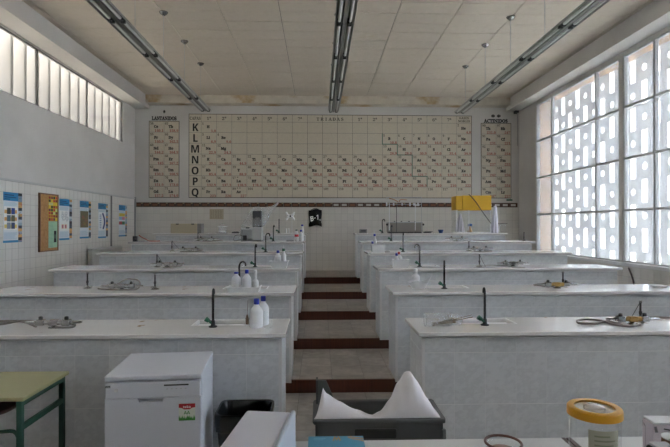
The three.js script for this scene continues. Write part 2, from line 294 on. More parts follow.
{
  const px2m = 12.28 / FOCAL, TX0 = at(189.3, 115, 12.28).x, TX1 = at(471.2, 115, 12.28).x, CAP = at(201.4, 115, 12.28).x, TY1 = at(335, 115.3, 12.28).y, TYH = at(335, 122.6, 12.28).y, TY0 = at(335, 197.6, 12.28).y;
  const cw = (TX1 - CAP) / 18, ch = (TYH - TY0) / 7, tw = TX1 - TX0, th = TY1 - TY0, W = 2048, H = Math.round(2048 * th / tw), k = W / tw;
  const cellBg = '#cdc4b1';
  const paper = (c, w, h) => { c.fillStyle = cellBg; c.fillRect(0, 0, w, h); const s = seed; seed = 7; for (let i = 0; i < 9000; i++) { const b = rr(-10, 10); c.fillStyle = `rgba(${204 + b},${195 + b},${176 + b},0.4)`; c.fillRect(rnd() * w, rnd() * h, rr(3, 14), rr(3, 14)); } seed = s; };
  const cell = (c, x, y, w, h, n, star = '') => {
    c.textBaseline = 'top'; c.textAlign = 'left'; c.fillStyle = '#3a342c'; c.font = `bold ${h * 0.29}px serif`; c.fillText(n + star, x + w * 0.05, y + h * 0.03);
    if (n > 103) return;
    c.fillStyle = '#14120f'; c.font = `bold ${h * 0.32}px serif`; c.textAlign = 'center'; c.fillText(sym[n - 1], x + w * 0.46, y + h * 0.3); c.strokeStyle = '#14120f'; c.lineWidth = h * 0.025; c.strokeText(sym[n - 1], x + w * 0.46, y + h * 0.3);
    c.fillStyle = '#9a221c'; c.font = `bold ${h * 0.33}px serif`; c.textAlign = 'right'; c.fillText(mass[n - 1], x + w * 0.97, y + h * 0.66);
  };
  const grid = [];        // [row, column, number]
  const place = (r, c, n) => grid.push([r, c, n]);
  place(0, 0, 1); place(0, 17, 2);
  for (const [r, a] of [[1, 3], [2, 11]]) { place(r, 0, a); place(r, 1, a + 1); for (let i = 0; i < 6; i++) place(r, 12 + i, a + 2 + i); }
  for (const [r, a] of [[3, 19], [4, 37]]) for (let i = 0; i < 18; i++) place(r, i, a + i);
  for (const [r, a] of [[5, 55], [6, 87]]) { for (let i = 0; i < 3; i++) place(r, i, a + i); for (let i = 3; i < 18; i++) place(r, i, a + 14 + i); }
  const tex = canvasTex(W, H, (c, w, h) => {
    paper(c, w, h);
    const hh = (TY1 - TYH) * k, X = (i) => (CAP - TX0) * k + i * cw * k, Y = (r) => hh + r * ch * k;
    c.fillStyle = '#1c1916'; c.textBaseline = 'middle'; c.textAlign = 'center'; c.font = `bold ${hh * 0.62}px serif`;
    c.fillText('CAPAS', (CAP - TX0) * k / 2, hh * 0.55, (CAP - TX0) * k * 0.92);
    for (let i = 0; i < 7; i++) { c.fillText((i + 1) + 'ª', X(i) + cw * k / 2, hh * 0.55); c.fillText((i + 1) + 'ª', X(i + 10) + cw * k / 2, hh * 0.55); }
    [...'TRIADAS'].forEach((l, i) => c.fillText(l, X(7.7) + i * cw * k * 0.27, hh * 0.55));
    c.font = `bold ${hh * 0.4}px serif`; c.fillText('GASES', X(17.5), hh * 0.3); c.fillText('NOBLES', X(17.5), hh * 0.72);
    c.fillStyle = '#0d0c0b'; c.font = `bold ${ch * k * 0.98}px sans-serif`;
    [...'KLMNOPQ'].forEach((l, r) => c.fillText(l, (CAP - TX0) * k * 0.5, Y(r + 0.54)));
    for (const [r, i, n] of grid) cell(c, X(i), Y(r), cw * k, ch * k, n, n === 57 ? ' *' : n === 89 ? ' * *' : '');
    c.strokeStyle = '#2e6a58'; c.lineWidth = 6; c.beginPath(); c.moveTo(X(12), Y(1)); c.lineTo(X(12), Y(2)); c.lineTo(X(13), Y(2)); c.lineTo(X(13), Y(3)); c.lineTo(X(14), Y(3)); c.lineTo(X(14), Y(5)); c.lineTo(X(15), Y(5)); c.lineTo(X(15), Y(6)); c.stroke();
  });
  const small = (n0) => canvasTex(256, 656, (c, w, h) => { paper(c, w, h); for (let q = 0; q < 14; q++) cell(c, q < 7 ? 0 : 128, (q % 7) * h / 7, 128, h / 7, n0 + q); });
  const line = std({ color: C(0.09, 0.08, 0.065), roughness: 0.7 });
  function panel(name, label, x0, x1, y0, y1, xs, ys, texture) {
    const t = thing(name, label, 'wall chart', [0, 0, 0]);
    mesh('backing', box(x0 - 0.012, x1 + 0.012, y0 - 0.012, y1 + 0.012, S + 0.001, S + 0.008), line, t);
    const m = std({ map: texture, roughness: 0.35 });
    for (let i = 0; i + 1 < xs.length; i++) for (let j = 0; j + 1 < ys.length; j++) {
      const g = box(xs[i] + 0.0035, xs[i + 1] - 0.0035, ys[j] + 0.0035, ys[j + 1] - 0.0035, S + 0.004, S + 0.016), p = g.attributes.position, uv = g.attributes.uv;
      for (let q = 0; q < p.count; q++) uv.setXY(q, (p.getX(q) - x0) / (x1 - x0), (p.getY(q) - y0) / (y1 - y0));
      mesh('tile', g, m, t);
    }
    return t;
  }
  const ysT = [0, 1, 2, 3, 4, 5, 6, 7].map(r => TY0 + r * ch); ysT.push(TY1);
  panel('periodic_table', 'large beige tiled periodic table with big black shell letters', TX0, TX1, TY0, TY1, [TX0, ...Array.from({ length: 19 }, (_, i) => CAP + i * cw)], ysT, tex);
  const L0 = at(149.5, 122, 12.28).x, L1 = at(179, 122, 12.28).x, A0 = at(481.2, 122, 12.28).x, A1 = at(510.6, 122, 12.28).x;
  const yL = [0, 1, 2, 3, 4, 5, 6, 7].map(r => TY0 + r * (at(335, 122.6, 12.28).y - TY0) / 7);
  panel('lanthanide_table', 'narrow beige tiled chart below the word LANTANIDOS', L0, L1, TY0, yL[7], [L0, (L0 + L1) / 2, L1], yL, small(58));
  panel('actinide_table', 'narrow beige tiled chart below the word ACTINIDOS', A0, A1, TY0, yL[7], [A0, (A0 + A1) / 2, A1], yL, small(90));
  const font = await new FontLoader().loadAsync('fonts/droid/droid_serif_bold.typeface.json');
  const ink = std({ color: C(0.02, 0.018, 0.015), roughness: 0.7 });
  const word = (str, xc, y, size, squeeze) => { const g = new TextGeometry(str, { font, size, depth: 0.003, curveSegments: 3, bevelEnabled: true, bevelSize: 0.005, bevelThickness: 0.001, bevelSegments: 1 }); g.computeBoundingBox(); const w = g.boundingBox.max.x - g.boundingBox.min.x; g.scale(squeeze / w, 1, 1); g.translate(xc - squeeze / 2, y, S); mesh('lettering', g, ink, wallBack); };
  word('LANTANIDOS', (L0 + L1) / 2, at(335, 121.2, 12.28).y, 0.085, 0.6);
  word('ACTINIDOS', (A0 + A1) / 2, at(335, 121.6, 12.28).y, 0.085, 0.6);
  word('*', (L0 + L1) / 2, at(335, 117, 12.28).y, 0.13, 0.06);
  word('* *', (A0 + A1) / 2, at(335, 119, 12.28).y, 0.13, 0.24);
}

// ---------------------------------------------------------------- lab benches
const tierOf = ['on the lowest tier', 'on the second tier', 'on the third tier', 'on the fourth tier', 'on the fifth tier', 'on the top tier'];
const sideOf = { L: 'poster side', R: 'window side' };
const BH = 0.937, TOPT = 0.032, BD = 0.62, BF = (r) => -(3.80 + DZ * r), TREAD = (r) => RISE * r;   // slab front of row r
const BX = { L: [-3.44, -0.252], R: [0.762, 4.0] };
const tapX = { L: -0.855, R: 1.362 }, gasX = { L: -2.12, R: 2.6 };
const topY = (r) => TREAD(r) + BH;
function onTop(px, py, r, lo = 0.07, hi = 0.54) {   // the point of a bench top below a pixel, kept on the slab
  const p = onLevel(px, py, topY(r)), off = Math.min(hi, Math.max(lo, BF(r) - p.z)), q = at(px, py, off - BF(r));
  return V(q.x, topY(r), BF(r) - off);
}
{
  const slabShape = (w, sx0, sx1) => { const s = new THREE.Shape(); s.moveTo(0.006, 0.006); s.lineTo(w - 0.006, 0.006); s.lineTo(w - 0.006, BD - 0.006); s.lineTo(0.006, BD - 0.006); s.closePath();
    const h = new THREE.Path(); h.moveTo(sx0, 0.33); h.lineTo(sx0, 0.57); h.lineTo(sx1, 0.57); h.lineTo(sx1, 0.33); h.closePath(); s.holes.push(h);
    const g = new THREE.ExtrudeGeometry(s, { depth: TOPT - 0.012, bevelEnabled: true, bevelSize: 0.006, bevelThickness: 0.006, bevelSegments: 2 }); g.rotateX(-Math.PI / 2); return g.translate(0, 0.006, 0); };   // x 0..w, z 0..-BD
  for (const side of ['L', 'R']) {
    const [x0, x1] = BX[side], w = x1 - x0, sx = tapX[side] - x0 + (side === 'L' ? 0.06 : 0.06), s0 = sx - 0.24, s1 = sx + 0.22;
    const inset = 0.045, frontZ = -0.05, bodyH = BH - TOPT;
    const gTop = uvm(slabShape(w, s0, s1), 0, 0, 0.6), gBody = uvm(join(box(inset, w - inset, 0, bodyH - 0.015, frontZ - 0.0012, -BD + 0.05), box(inset + 0.015, w - inset - 0.015, bodyH - 0.02, bodyH, frontZ - 0.03, -BD + 0.07)));
    // sink bowl
    const bw = 0.012, by = BH - 0.17;
    const bowl = join(box(s0 - bw, s0, by, BH + 0.001, -0.57, -0.33), box(s1, s1 + bw, by, BH + 0.001, -0.57, -0.33), box(s0 - bw, s1 + bw, by, BH + 0.001, -0.33, -0.33 + bw), box(s0 - bw, s1 + bw, by, BH + 0.001, -0.57 - bw, -0.57), box(s0, s1, by - 0.01, by, -0.57, -0.33));
    const trimX = side === 'L' ? w - inset : inset;
    const gTrim = join(box(trimX - 0.012, trimX + 0.012, 0.0, bodyH - 0.015, frontZ - 0.02, frontZ + 0.006));
    // facing tiles: four variants of grain, widths of 25 cm, courses from the worktop down
    const TWD = 0.25, ycs = [bodyH - 0.02, bodyH - 0.135, bodyH - 0.535, 0.004];
    const n = Math.round((w - 2 * inset) / TWD), tw = (w - 2 * inset) / n;
    const variants = ycs.slice(0, 3).map((y1, c) => [0, 1, 2, 3, 4].map(v => uvm(box(0.001, tw - 0.001, ycs[c + 1] + 0.0018, y1 - 0.0018, frontZ - 0.013, frontZ), v * 0.37 + c * 0.2, v * 0.71 + c * 0.53, 1.0)));
    const ed = BD - 0.05 + frontZ, en = 2, ew = (BD - 0.1) / en, ex = side === 'L' ? w - inset : inset - 0.008;
    const endV = ycs.slice(0, 3).map((y1, c) => [0, 1, 2].map(v => uvm(box(ex, ex + 0.008, ycs[c + 1] + 0.0015, y1 - 0.0015, -ew + 0.0015, -0.0015), v * 0.41, v * 0.3 + c * 0.4, 1.0)));
    for (let r = 0; r < rows; r++) {
      const b = thing('lab_bench', `marble-tiled lab bench with white top ${tierOf[r]}, ${sideOf[side]} of the steps`, 'lab bench', [x0, TREAD(r), BF(r)]);
      mesh('body', gBody, M.benchCore, b);
      const t = mesh('worktop', gTop, M.top, b); t.position.y = BH - TOPT; t.userData.label = 'glossy white worktop';
      const sk = mesh('sink', bowl, M.white, b); sk.userData.label = 'recessed white sink';
      mesh('corner_trim', gTrim, M.white, b);
      for (let i = 0; i < n; i++) for (let c = 0; c < 3; c++) { const m = mesh('tile', variants[c][Math.floor(rnd() * 5)], rnd() < 0.6 ? M.marble : M.marble2, b); m.position.x = inset + i * tw; }
      for (let i = 0; i < en; i++) for (let c = 0; c < 3; c++) { const m = mesh('tile', endV[c][Math.floor(rnd() * 3)], rnd() < 0.6 ? M.marble : M.marble2, b); m.position.z = frontZ - i * ew; }
    }
  }
}

// ---------------------------------------------------------------- ceiling lamps
{
  const zs = [-10.1, -9.08, -7.93, -6.8, -5.67, -4.54, -3.41], LY = EYE + 2.30;
  const grey = std({ color: C(0.2, 0.2, 0.185), roughness: 0.5, metalness: 0.3 }), refl = std({ color: C(0.34, 0.34, 0.31), roughness: 0.45, metalness: 0.2 }), tubeM = std({ color: C(0.72, 0.73, 0.7), roughness: 0.25 });
  const names = { '-2.27': 'unlit twin-tube fluorescent lamp row hung on wires near the high window strip', '0.29': 'unlit twin-tube fluorescent lamp row hung on wires over the central steps', '2.86': 'unlit twin-tube fluorescent lamp row hung on wires near the window wall' };
  const spine = (z0, z1) => { const s = new THREE.Shape([[-0.022, 0], [0.022, 0], [0.03, 0.05], [0.04, 0.09], [-0.04, 0.09], [-0.03, 0.05]].map(p => new THREE.Vector2(...p))); return new THREE.ExtrudeGeometry(s, { depth: z1 - z0, bevelEnabled: false }).translate(0, 0, z0); };
  const wing = (z0, z1, sg) => { const s = new THREE.Shape([[0.03, 0.052], [0.1, 0.03], [0.106, 0.0], [0.111, 0.002], [0.104, 0.036], [0.03, 0.06]].map(p => new THREE.Vector2(p[0] * sg, p[1]))); return new THREE.ExtrudeGeometry(s, { depth: z1 - z0, bevelEnabled: false }).translate(0, 0, z0); };
  for (const X of [-2.27, 0.29, 2.86]) {
    const l = thing('fluorescent_lamp', names[X], 'lamp', [X, LY, 0]);
    for (let i = 0; i + 1 < zs.length; i++) {
      const z0 = zs[i], z1 = zs[i + 1];
      mesh('housing', spine(z0 + 0.004, z1 - 0.004), grey, l);
      for (const sg of [-1, 1]) {
        mesh('reflector', wing(z0 + 0.004, z1 - 0.004, sg), refl, l);
        const t = mesh('tube', new THREE.CylinderGeometry(0.018, 0.018, z1 - z0 - 0.1, 12).rotateX(Math.PI / 2).translate(sg * 0.06, 0.012, (z0 + z1) / 2), tubeM, l); t.userData.label = 'unlit fluorescent tube';
        for (const e of [z0 + 0.035, z1 - 0.035]) mesh('tube_socket', rbox(0.05, 0.06, 0.04, 0.006, sg * 0.06, 0.018, e), M.black, l);
      }
      const zc = i === 0 ? -9.66 : (z0 + z1) / 2;
      mesh('wire', rod([0, 0.09, zc], [0, CEIL - LY - 0.005, zc], 0.0035, 6), M.frame, l);
      mesh('ceiling_cup', lathe([[0.001, 0], [0.024, 0.0], [0.062, 0.035], [0.064, 0.05], [0.001, 0.05]]).translate(0, CEIL - LY - 0.052, zc), M.chrome, l);
    }
  }
}

// ---------------------------------------------------------------- taps, gas fittings, burners
const tierShort = ['lowest tier', 'second tier', 'third tier', 'fourth tier', 'fifth tier', 'top tier'];
{
  const base = lathe([[0.001, 0], [0.034, 0], [0.034, 0.008], [0.018, 0.014], [0.016, 0.05], [0.013, 0.055], [0.001, 0.056]], 20);
  const post = (turn, hook) => { const pts = [[0, 0.05, 0], [0, 0.16, 0], [0, 0.255, 0]]; if (hook) pts.push([0.012, 0.285, 0], [0.035, 0.298, 0], [0.06, 0.285, 0], [0.066, 0.25, 0]); else pts.push([0.006, 0.285, 0], [0.02, 0.3, 0], [0.028, 0.29, 0], [0.03, 0.262, 0]); return tube(pts, 0.0105, 28, 10).rotateY(turn); };
  const knob = join(new THREE.CylinderGeometry(0.012, 0.012, 0.05, 12).translate(0, 0.03, 0), new THREE.CylinderGeometry(0.023, 0.019, 0.045, 14).translate(0, 0.07, 0));
  knob.scale(0.9, 0.72, 0.9).rotateZ(0.95).translate(-0.004, 0.03, 0.006);
  const stem = rod([0, 0.03, 0], [-0.03, 0.052, 0.004], 0.011);
  const set = { L: [[1.57, 0], [0.2, 1], [1.1, 0], [0, 1], [0.9, 0], [1.57, 0]], R: [[1.57, 0], [1.3, 0], [3.0, 1], [1.2, 0], [0.8, 0], [0.5, 1]] };
  for (const side of ['L', 'R']) for (let r = 0; r < rows; r++) {
    const t = thing('water_tap', `black swan-neck water tap with green lever, ${tierShort[r]} bench on the ${sideOf[side]}`, 'tap', [tapX[side], topY(r), BF(r) - 0.27]);
    mesh('base', base, M.black, t); mesh('spout', post(...set[side][r]), M.blackGloss, t); mesh('lever', join(knob), M.green, t).userData.label = 'green plastic lever'; mesh('stem', stem, M.black, t);
  }
}
{
  const foot = lathe([[0.001, 0], [0.03, 0], [0.03, 0.007], [0.012, 0.012], [0.012, 0.03], [0.001, 0.03]], 16);
  const bar = join(new THREE.CylinderGeometry(0.016, 0.016, 0.12, 12).rotateZ(Math.PI / 2).translate(0, 0.034, 0), rbox(0.055, 0.036, 0.036, 0.006, 0, 0.034, 0));
  const noz = (s) => { const g = lathe([[0.001, 0], [0.012, 0], [0.012, 0.02], [0.007, 0.028], [0.01, 0.036], [0.006, 0.044], [0.009, 0.052], [0.005, 0.072], [0.001, 0.072]], 12); return g.rotateZ(-s * Math.PI / 2).translate(s * 0.1, 0.034, 0); };
  const kn = lathe([[0.001, 0], [0.011, 0], [0.013, 0.006], [0.011, 0.018], [0.001, 0.02]], 12);
  for (const side of ['L', 'R']) for (let r = 0; r < 5; r++) {
    const t = thing('gas_tap', `twin gas tap with black knobs on the ${tierShort[r]} bench, ${sideOf[side]}`, 'gas tap', [gasX[side] + [0, 0.02, 0.1, 0.05, 0.02][r] * (side === 'L' ? 1 : 0.4), topY(r), BF(r) - 0.27]);
    t.scale.setScalar(1.3); mesh('foot', foot, M.chrome, t); mesh('body', bar, side === 'R' && r < 2 ? M.brass : M.chrome, t);
    for (const s of [-1, 1]) {
      mesh('valve', join(rbox(0.05, 0.04, 0.04, 0.008, s * 0.078, 0.034, 0)), M.chrome, t);
      mesh('nozzle', noz(s), M.chrome, t);
      const k = mesh('knob', kn, M.black, t); k.position.set(s * 0.078, 0.052, 0);
    }
  }
}
// bunsen burners, each with its own hose lying on the bench
{
  const base = lathe([[0.001, 0], [0.045, 0], [0.046, 0.006], [0.03, 0.014], [0.012, 0.022], [0.011, 0.035], [0.001, 0.035]], 24);
  const barrel = lathe([[0.0095, 0.03], [0.0095, 0.06], [0.013, 0.061], [0.013, 0.085], [0.0085, 0.087], [0.0085, 0.155], [0.0115, 0.158], [0.0115, 0.168], [0.007, 0.168], [0.007, 0.05]], 16);
  function burner(px, py, r, side, turn, what, wire = 0) {
    const p = onTop(px, py, r), t = thing('bunsen_burner', `bunsen burner ${what}, ${tierShort[r]} bench, ${sideOf[side]}`, 'burner', p, turn);
    mesh('base', base, M.chrome, t); mesh('barrel', barrel, M.darkMetal, t); mesh('inlet', rod([0.01, 0.028, 0], [0.05, 0.024, 0], 0.005), M.chrome, t);
    mesh('chimney', rod([0, 0.16, 0], [0, 0.175, 0], 0.012), M.chrome, t);
    if (wire) mesh('wire', tube([[0, 0.17, 0], [wire * 0.4, 0.1, 0.012], [wire, 0.006, 0.03]], 0.003, 16, 5).rotateY(-turn), M.darkMetal, t);
    return t;
  }
  function hose(label, r, pix, radius, mat) {
    const y = topY(r) + radius, pts = pix.map(([x, py, lift]) => { const p = onTop(x, py, r, 0.04, 0.58); return [p.x, y + (lift || 0), p.z]; });
    const sm = new THREE.CatmullRomCurve3(pts.map(p => V(...p))).getPoints(60).map(p => [p.x, Math.max(p.y, y + 0.001), p.z]);
    single('rubber_hose', label, 'hose', tube(sm, radius, 120, 7), mat || M.hose);
  }
  burner(87.5, 288.5, 1, 'L', 0.2, 'beside the longest hose loop'); burner(155, 289.5, 1, 'L', 3.0, 'with a wide foot, standing alone');
  burner(157, 267, 2, 'L', 0, 'with a slanting wire', 0.12); burner(172, 251, 3, 'L', 0, 'with a slanting wire', 0.16); burner(198, 241, 4, 'L', 0, 'with a slanting wire', 0.12);
  burner(640.5, 321.2, 0, 'R', 2.6, 'beside the brass gas tap', -0.12); burner(563, 286.5, 1, 'R', 2.6, 'beside a flat hose'); burner(479.5, 267, 2, 'R', 0.2, 'with a thin hose', 0.07); burner(469, 251, 3, 'R', 0, 'beside the gas tap');
  burner(524, 241.2, 4, 'R', 0, 'near the bench end');
  hose('grey hose stretched along the lowest tier bench, poster side', 0, [[-30, 324], [-5, 322.5], [20, 322], [45, 323.2], [66, 324.5], [75, 326.5], [70, 328.5], [55, 328.8]], 0.009);
  hose('second grey hose crossing the first on the lowest tier bench, poster side', 0, [[-30, 326], [0, 325.5], [18, 324, 0.012], [28, 325.5, 0.01], [36, 327.8]], 0.009);
  hose('looped grey hose standing in an arc on the second tier bench, poster side', 1, [[98, 289.4], [108, 290], [118, 288, 0.04], [127, 286, 0.075], [137, 286, 0.07], [140, 288.3, 0.03], [136, 290], [120, 290.4], [106, 290.2]], 0.008);
  hose('coiled hose on the third tier bench, poster side', 2, [[163, 268], [172, 268.4], [180, 267, 0.01], [184, 265.5, 0.04], [180, 266.5], [168, 267]], 0.007);
  hose('coiled hose on the fourth tier bench, poster side', 3, [[180, 252], [188, 252.4], [198, 252.2], [203, 251.3], [194, 250.8], [184, 251]], 0.009);
  hose('flat hose on the fifth tier bench, poster side', 4, [[203, 241.5], [211, 241.8], [219, 241.4], [222, 240.6], [212, 240.5]], 0.008);
  hose('reddish hose curling beside the black box on the fifth tier bench', 4, [[139, 240.5, 0.1], [141, 240, 0.07], [146, 240.8, 0.02], [152, 241.6], [160, 241.5]], 0.01, M.hoseRed);
  hose('long grey hose looped across the lowest tier bench, window side', 0, [[640, 326], [628, 327.5], [615, 325.5], [600, 321.5], [585, 320.4], [577.5, 322], [580, 324.5], [592, 325], [608, 322.5], [622, 326]], 0.0095);
  hose('grey hose running off beyond the gas tap, lowest tier bench, window side', 0, [[642, 324], [648, 320.5], [658, 318.8], [680, 319.5]], 0.0095);
  hose('flat pale hose on the second tier bench, window side', 1, [[553, 287.5], [546, 285.6], [538, 285], [534, 285.8], [540, 286.4], [549, 287.6]], 0.009);
  hose('thin hose on the third tier bench, window side', 2, [[482, 267.4], [492, 265.7], [505, 265.9], [515, 268], [525, 268.3], [512, 268.6]], 0.006);
  hose('dark hose on the fourth tier bench, window side', 3, [[474, 251.6], [481, 252.4], [488, 252.5], [492, 251.6], [484, 251.3]], 0.008);
  hose('chrome-coloured hose on the fifth tier bench, window side', 4, [[453, 241.4], [459, 241.9], [466, 241.5], [480, 241.2], [496, 241.4], [508, 241]], 0.007, M.chrome);
}

// ---------------------------------------------------------------- bottles, basins and glassware
function bottle(px, py, r, label, { h = 0.24, rad = 0.05, cap = M.blueCap, capH = 0.035, capR = 0.02, mat = M.plastic, nozzle = false, lift = 0, depthPx } = {}) {
  const p = onTop(px, py, r), t = thing('bottle', label, 'bottle', [p.x, p.y + lift, p.z]), b = h - capH;
  mesh('body', lathe([[0.001, 0], [rad * 0.92, 0], [rad, 0.008], [rad, b * 0.66], [rad * 0.9, b * 0.76], [rad * 0.55, b * 0.87], [capR * 0.85, b * 0.92], [capR * 0.85, b], [0.001, b]], 28), mat, t);
  mesh('cap', lathe([[0.001, 0], [capR, 0], [capR, capH * 0.9], [capR * 0.85, capH], [0.001, capH]], 18).translate(0, b - 0.004, 0), cap, t);
  if (nozzle) mesh('nozzle', tube([[0, b + capH - 0.01, 0], [0, b + capH + 0.04, 0], [0.012, b + capH + 0.055, 0], [0.045, b + capH + 0.045, 0]], 0.004, 20, 6), M.plasticWhite, t);
  return t;
}
function basin(px, py, r, label, w, d, h, mat = M.plasticWhite, flare = 0.85) {
  const p = onTop(px, py, r), t = thing('basin', label, 'basin', p);
  const q = (sx, sz, y, k) => [sx * w / 2 * k, y, sz * d / 2 * k], pos = [], quad = (a, b, c, e) => pos.push(...a, ...b, ...c, ...a, ...c, ...e), th = 0.006, ring = [[-1, -1], [1, -1], [1, 1], [-1, 1]];
  for (let i = 0; i < 4; i++) { const [a, b] = [ring[i], ring[(i + 1) % 4]];
    quad(q(...b, 0, flare), q(...a, 0, flare), q(...a, h, 1), q(...b, h, 1)); const k1 = 1 - th * 2 / w, k0 = flare - th * 2 / w;
    quad(q(...a, th, k0), q(...b, th, k0), q(...b, h, k1), q(...a, h, k1)); quad(q(...b, h, 1), q(...a, h, 1), q(...a, h, k1), q(...b, h, k1)); }
  quad(q(-1, 1, 0, flare), q(1, 1, 0, flare), q(1, -1, 0, flare), q(-1, -1, 0, flare)); quad(q(-1, -1, th, flare - 0.02), q(1, -1, th, flare - 0.02), q(1, 1, th, flare - 0.02), q(-1, 1, th, flare - 0.02));
  const g = new THREE.BufferGeometry(); g.setAttribute('position', new THREE.Float32BufferAttribute(pos, 3)); g.computeVertexNormals();
  mesh('tub', g, mat, t);
  mesh('rim', join(box(-w / 2 - 0.008, w / 2 + 0.008, h - 0.004, h, d / 2 - 0.004, d / 2 + 0.008), box(-w / 2 - 0.008, w / 2 + 0.008, h - 0.004, h, -d / 2 - 0.008, -d / 2 + 0.004), box(-w / 2 - 0.008, -w / 2 + 0.004, h - 0.004, h, -d / 2, d / 2), box(w / 2 - 0.004, w / 2 + 0.008, h - 0.004, h, -d / 2, d / 2)), mat, t);
  return t;
}
function beaker(p, label, rad, h, extra) {
  const t = thing('beaker', label, 'beaker', p);
  mesh('glass', lathe([[0.001, 0.001], [rad * 0.95, 0.001], [rad, 0.008], [rad, h - 0.01], [rad * 1.06, h]], 28), M.clearGlass, t);
  mesh('rim', new THREE.TorusGeometry(rad * 1.06, 0.0018, 6, 32).rotateX(Math.PI / 2).translate(0, h, 0), M.clearGlass, t);
  return t;
}
// lowest tier, poster side
bottle(256.5, 327.3, 0, 'front translucent bottle with blue cap by a beaker, lowest tier bench', { h: 0.235, rad: 0.051, capR: 0.022, capH: 0.045 });
bottle(263.3, 324.5, 0, 'rear translucent bottle with blue cap touching the front one, lowest tier bench', { h: 0.24, rad: 0.046, capR: 0.021, capH: 0.042 });
beaker(onTop(268.0, 328.0, 0), 'clear glass beaker beside the two blue-capped bottles', 0.035, 0.13);
beaker(onTop(247.2, 325, 0), 'clear beaker holding a brown brush beside blue-capped bottles', 0.03, 0.115);
{ const p = onTop(247.2, 325, 0), t = thing('brush', 'brown bristle brush standing in a beaker', 'brush', [p.x, p.y + 0.004, p.z]); mesh('bristles', lathe([[0.001, 0], [0.012, 0.002], [0.014, 0.05], [0.006, 0.08], [0.001, 0.085]], 12), std({ color: C(0.12, 0.07, 0.04), roughness: 0.9 }), t); mesh('handle', rod([0, 0.08, 0], [0.006, 0.2, -0.004], 0.003), M.hose, t); }
// second tier, poster side: tray with three bottles
basin(244.5, 291.5, 1, 'shallow white tray holding three bottles, second tier bench', 0.33, 0.2, 0.055, M.plasticWhite, 0.92);
bottle(236.2, 291.5, 1, 'translucent bottle with dark blue flat cap in the white tray', { h: 0.2, rad: 0.046, capH: 0.018, capR: 0.022, lift: 0.008 });
bottle(246.8, 291.6, 1, 'middle translucent bottle with bright blue cap in the white tray', { h: 0.225, rad: 0.046, capH: 0.04, lift: 0.008 });
bottle(255.4, 291.5, 1, 'small squeeze bottle with white neck in the white tray', { h: 0.22, rad: 0.034, capH: 0.085, capR: 0.016, cap: M.plasticWhite, lift: 0.008 });
// third tier, poster side
basin(279.5, 268.0, 2, 'flared white basin with two bottles, third tier bench, poster side', 0.235, 0.18, 0.095, M.plasticWhite, 0.78);
bottle(278, 267.6, 2, 'bottle with blue cap in the flared basin', { h: 0.225, rad: 0.042, lift: 0.008 });
bottle(283.6, 267.6, 2, 'bottle with green cap in the flared basin', { h: 0.25, rad: 0.032, cap: M.green, lift: 0.008, nozzle: true });
// fifth tier, poster side
mesh('paper_band', new THREE.CylinderGeometry(0.0368, 0.0368, 0.045, 24, 1, true).translate(0, 0.11, 0), std({ color: C(0.45, 0.02, 0.03), roughness: 0.6, side: THREE.DoubleSide }), bottle(296.6, 242.3, 4, 'white bottle with red label and green cap, fifth tier bench', { h: 0.225, rad: 0.036, cap: M.green, capH: 0.022 }));
bottle(301, 242.4, 4, 'translucent bottle with blue cap next to the red-labelled bottle', { h: 0.22, rad: 0.038, capH: 0.035 });
bottle(302.3, 240.4, 4, 'tall clear bottle with blue cap behind the red-labelled bottle', { h: 0.32, rad: 0.034, capH: 0.035, capR: 0.022 });
// clamp stand with white butterfly clamp
{
  const p = onTop(291.8, 241.2, 4), t = thing('clamp_stand', 'stand with a white butterfly clamp on a thin rod', 'stand', p);
  mesh('foot', rbox(0.14, 0.014, 0.1, 0.005, -0.03, 0.007, 0), M.black, t); mesh('rod', rod([0.0, 0.01, 0], [0.0, 0.53, 0], 0.0055), M.white, t);
  const arm = (sx, sy) => tube([[0.01 * sx, 0.47 + 0.008 * sy, 0.015], [0.045 * sx, 0.47 + 0.02 * sy, 0.02], [0.07 * sx, 0.47 + 0.062 * sy, 0.02], [0.086 * sx, 0.47 + 0.06 * sy, 0.02]], 0.019, 18, 7);
  for (const sx of [-1, 1]) for (const sy of [-1, 1]) mesh('jaw', arm(sx, sy), std({ color: C(0.88, 0.89, 0.9), roughness: 0.4 }), t);
  mesh('boss', new THREE.CylinderGeometry(0.016, 0.016, 0.04, 12).rotateX(Math.PI / 2).translate(0, 0.47, 0.015), M.black, t);
  t.children.forEach(m => m.position.x -= m.name === 'jaw' || m.name === 'boss' ? 0.026 : 0);
}
// top tier, poster side: two white tubes
for (const [px, what] of [[286.2, 'nearer the swan-neck tap'], [288.7, 'nearer the bottles']]) single('sample_tube', `short white tube ${what}, top tier bench`, 'tube', lathe([[0.001, 0], [0.011, 0], [0.011, 0.085], [0.013, 0.088], [0.013, 0.1], [0.001, 0.1]], 14).translate(...onTop(px, 234.3, 5).toArray()), M.plasticWhite);
// window side
bottle(374.6, 252.4, 3, 'slim bottle with blue cap in a clear box, fourth tier bench', { h: 0.29, rad: 0.035, nozzle: true, lift: 0.008, capR: 0.018 });
bottle(372.6, 253.0, 3, 'short bottle with blue cap in the clear box, fourth tier bench', { h: 0.17, rad: 0.022, lift: 0.008, capR: 0.018 });
basin(378, 253, 3, 'clear plastic box with a slim blue-capped bottle, fourth tier bench', 0.2, 0.15, 0.13, M.plastic, 0.95);
bottle(399, 266.8, 2, 'squeeze bottle with red cap in a clear box, third tier bench', { h: 0.2, rad: 0.045, cap: M.redCap, capR: 0.016, nozzle: true, lift: 0.008 });
bottle(396.6, 267.8, 2, 'bottle with blue cap behind the red-capped squeeze bottle', { h: 0.19, rad: 0.028, capR: 0.016, lift: 0.008 });
basin(400.6, 267.6, 2, 'clear plastic box with the red-capped squeeze bottle', 0.2, 0.16, 0.11, M.plastic, 0.95);
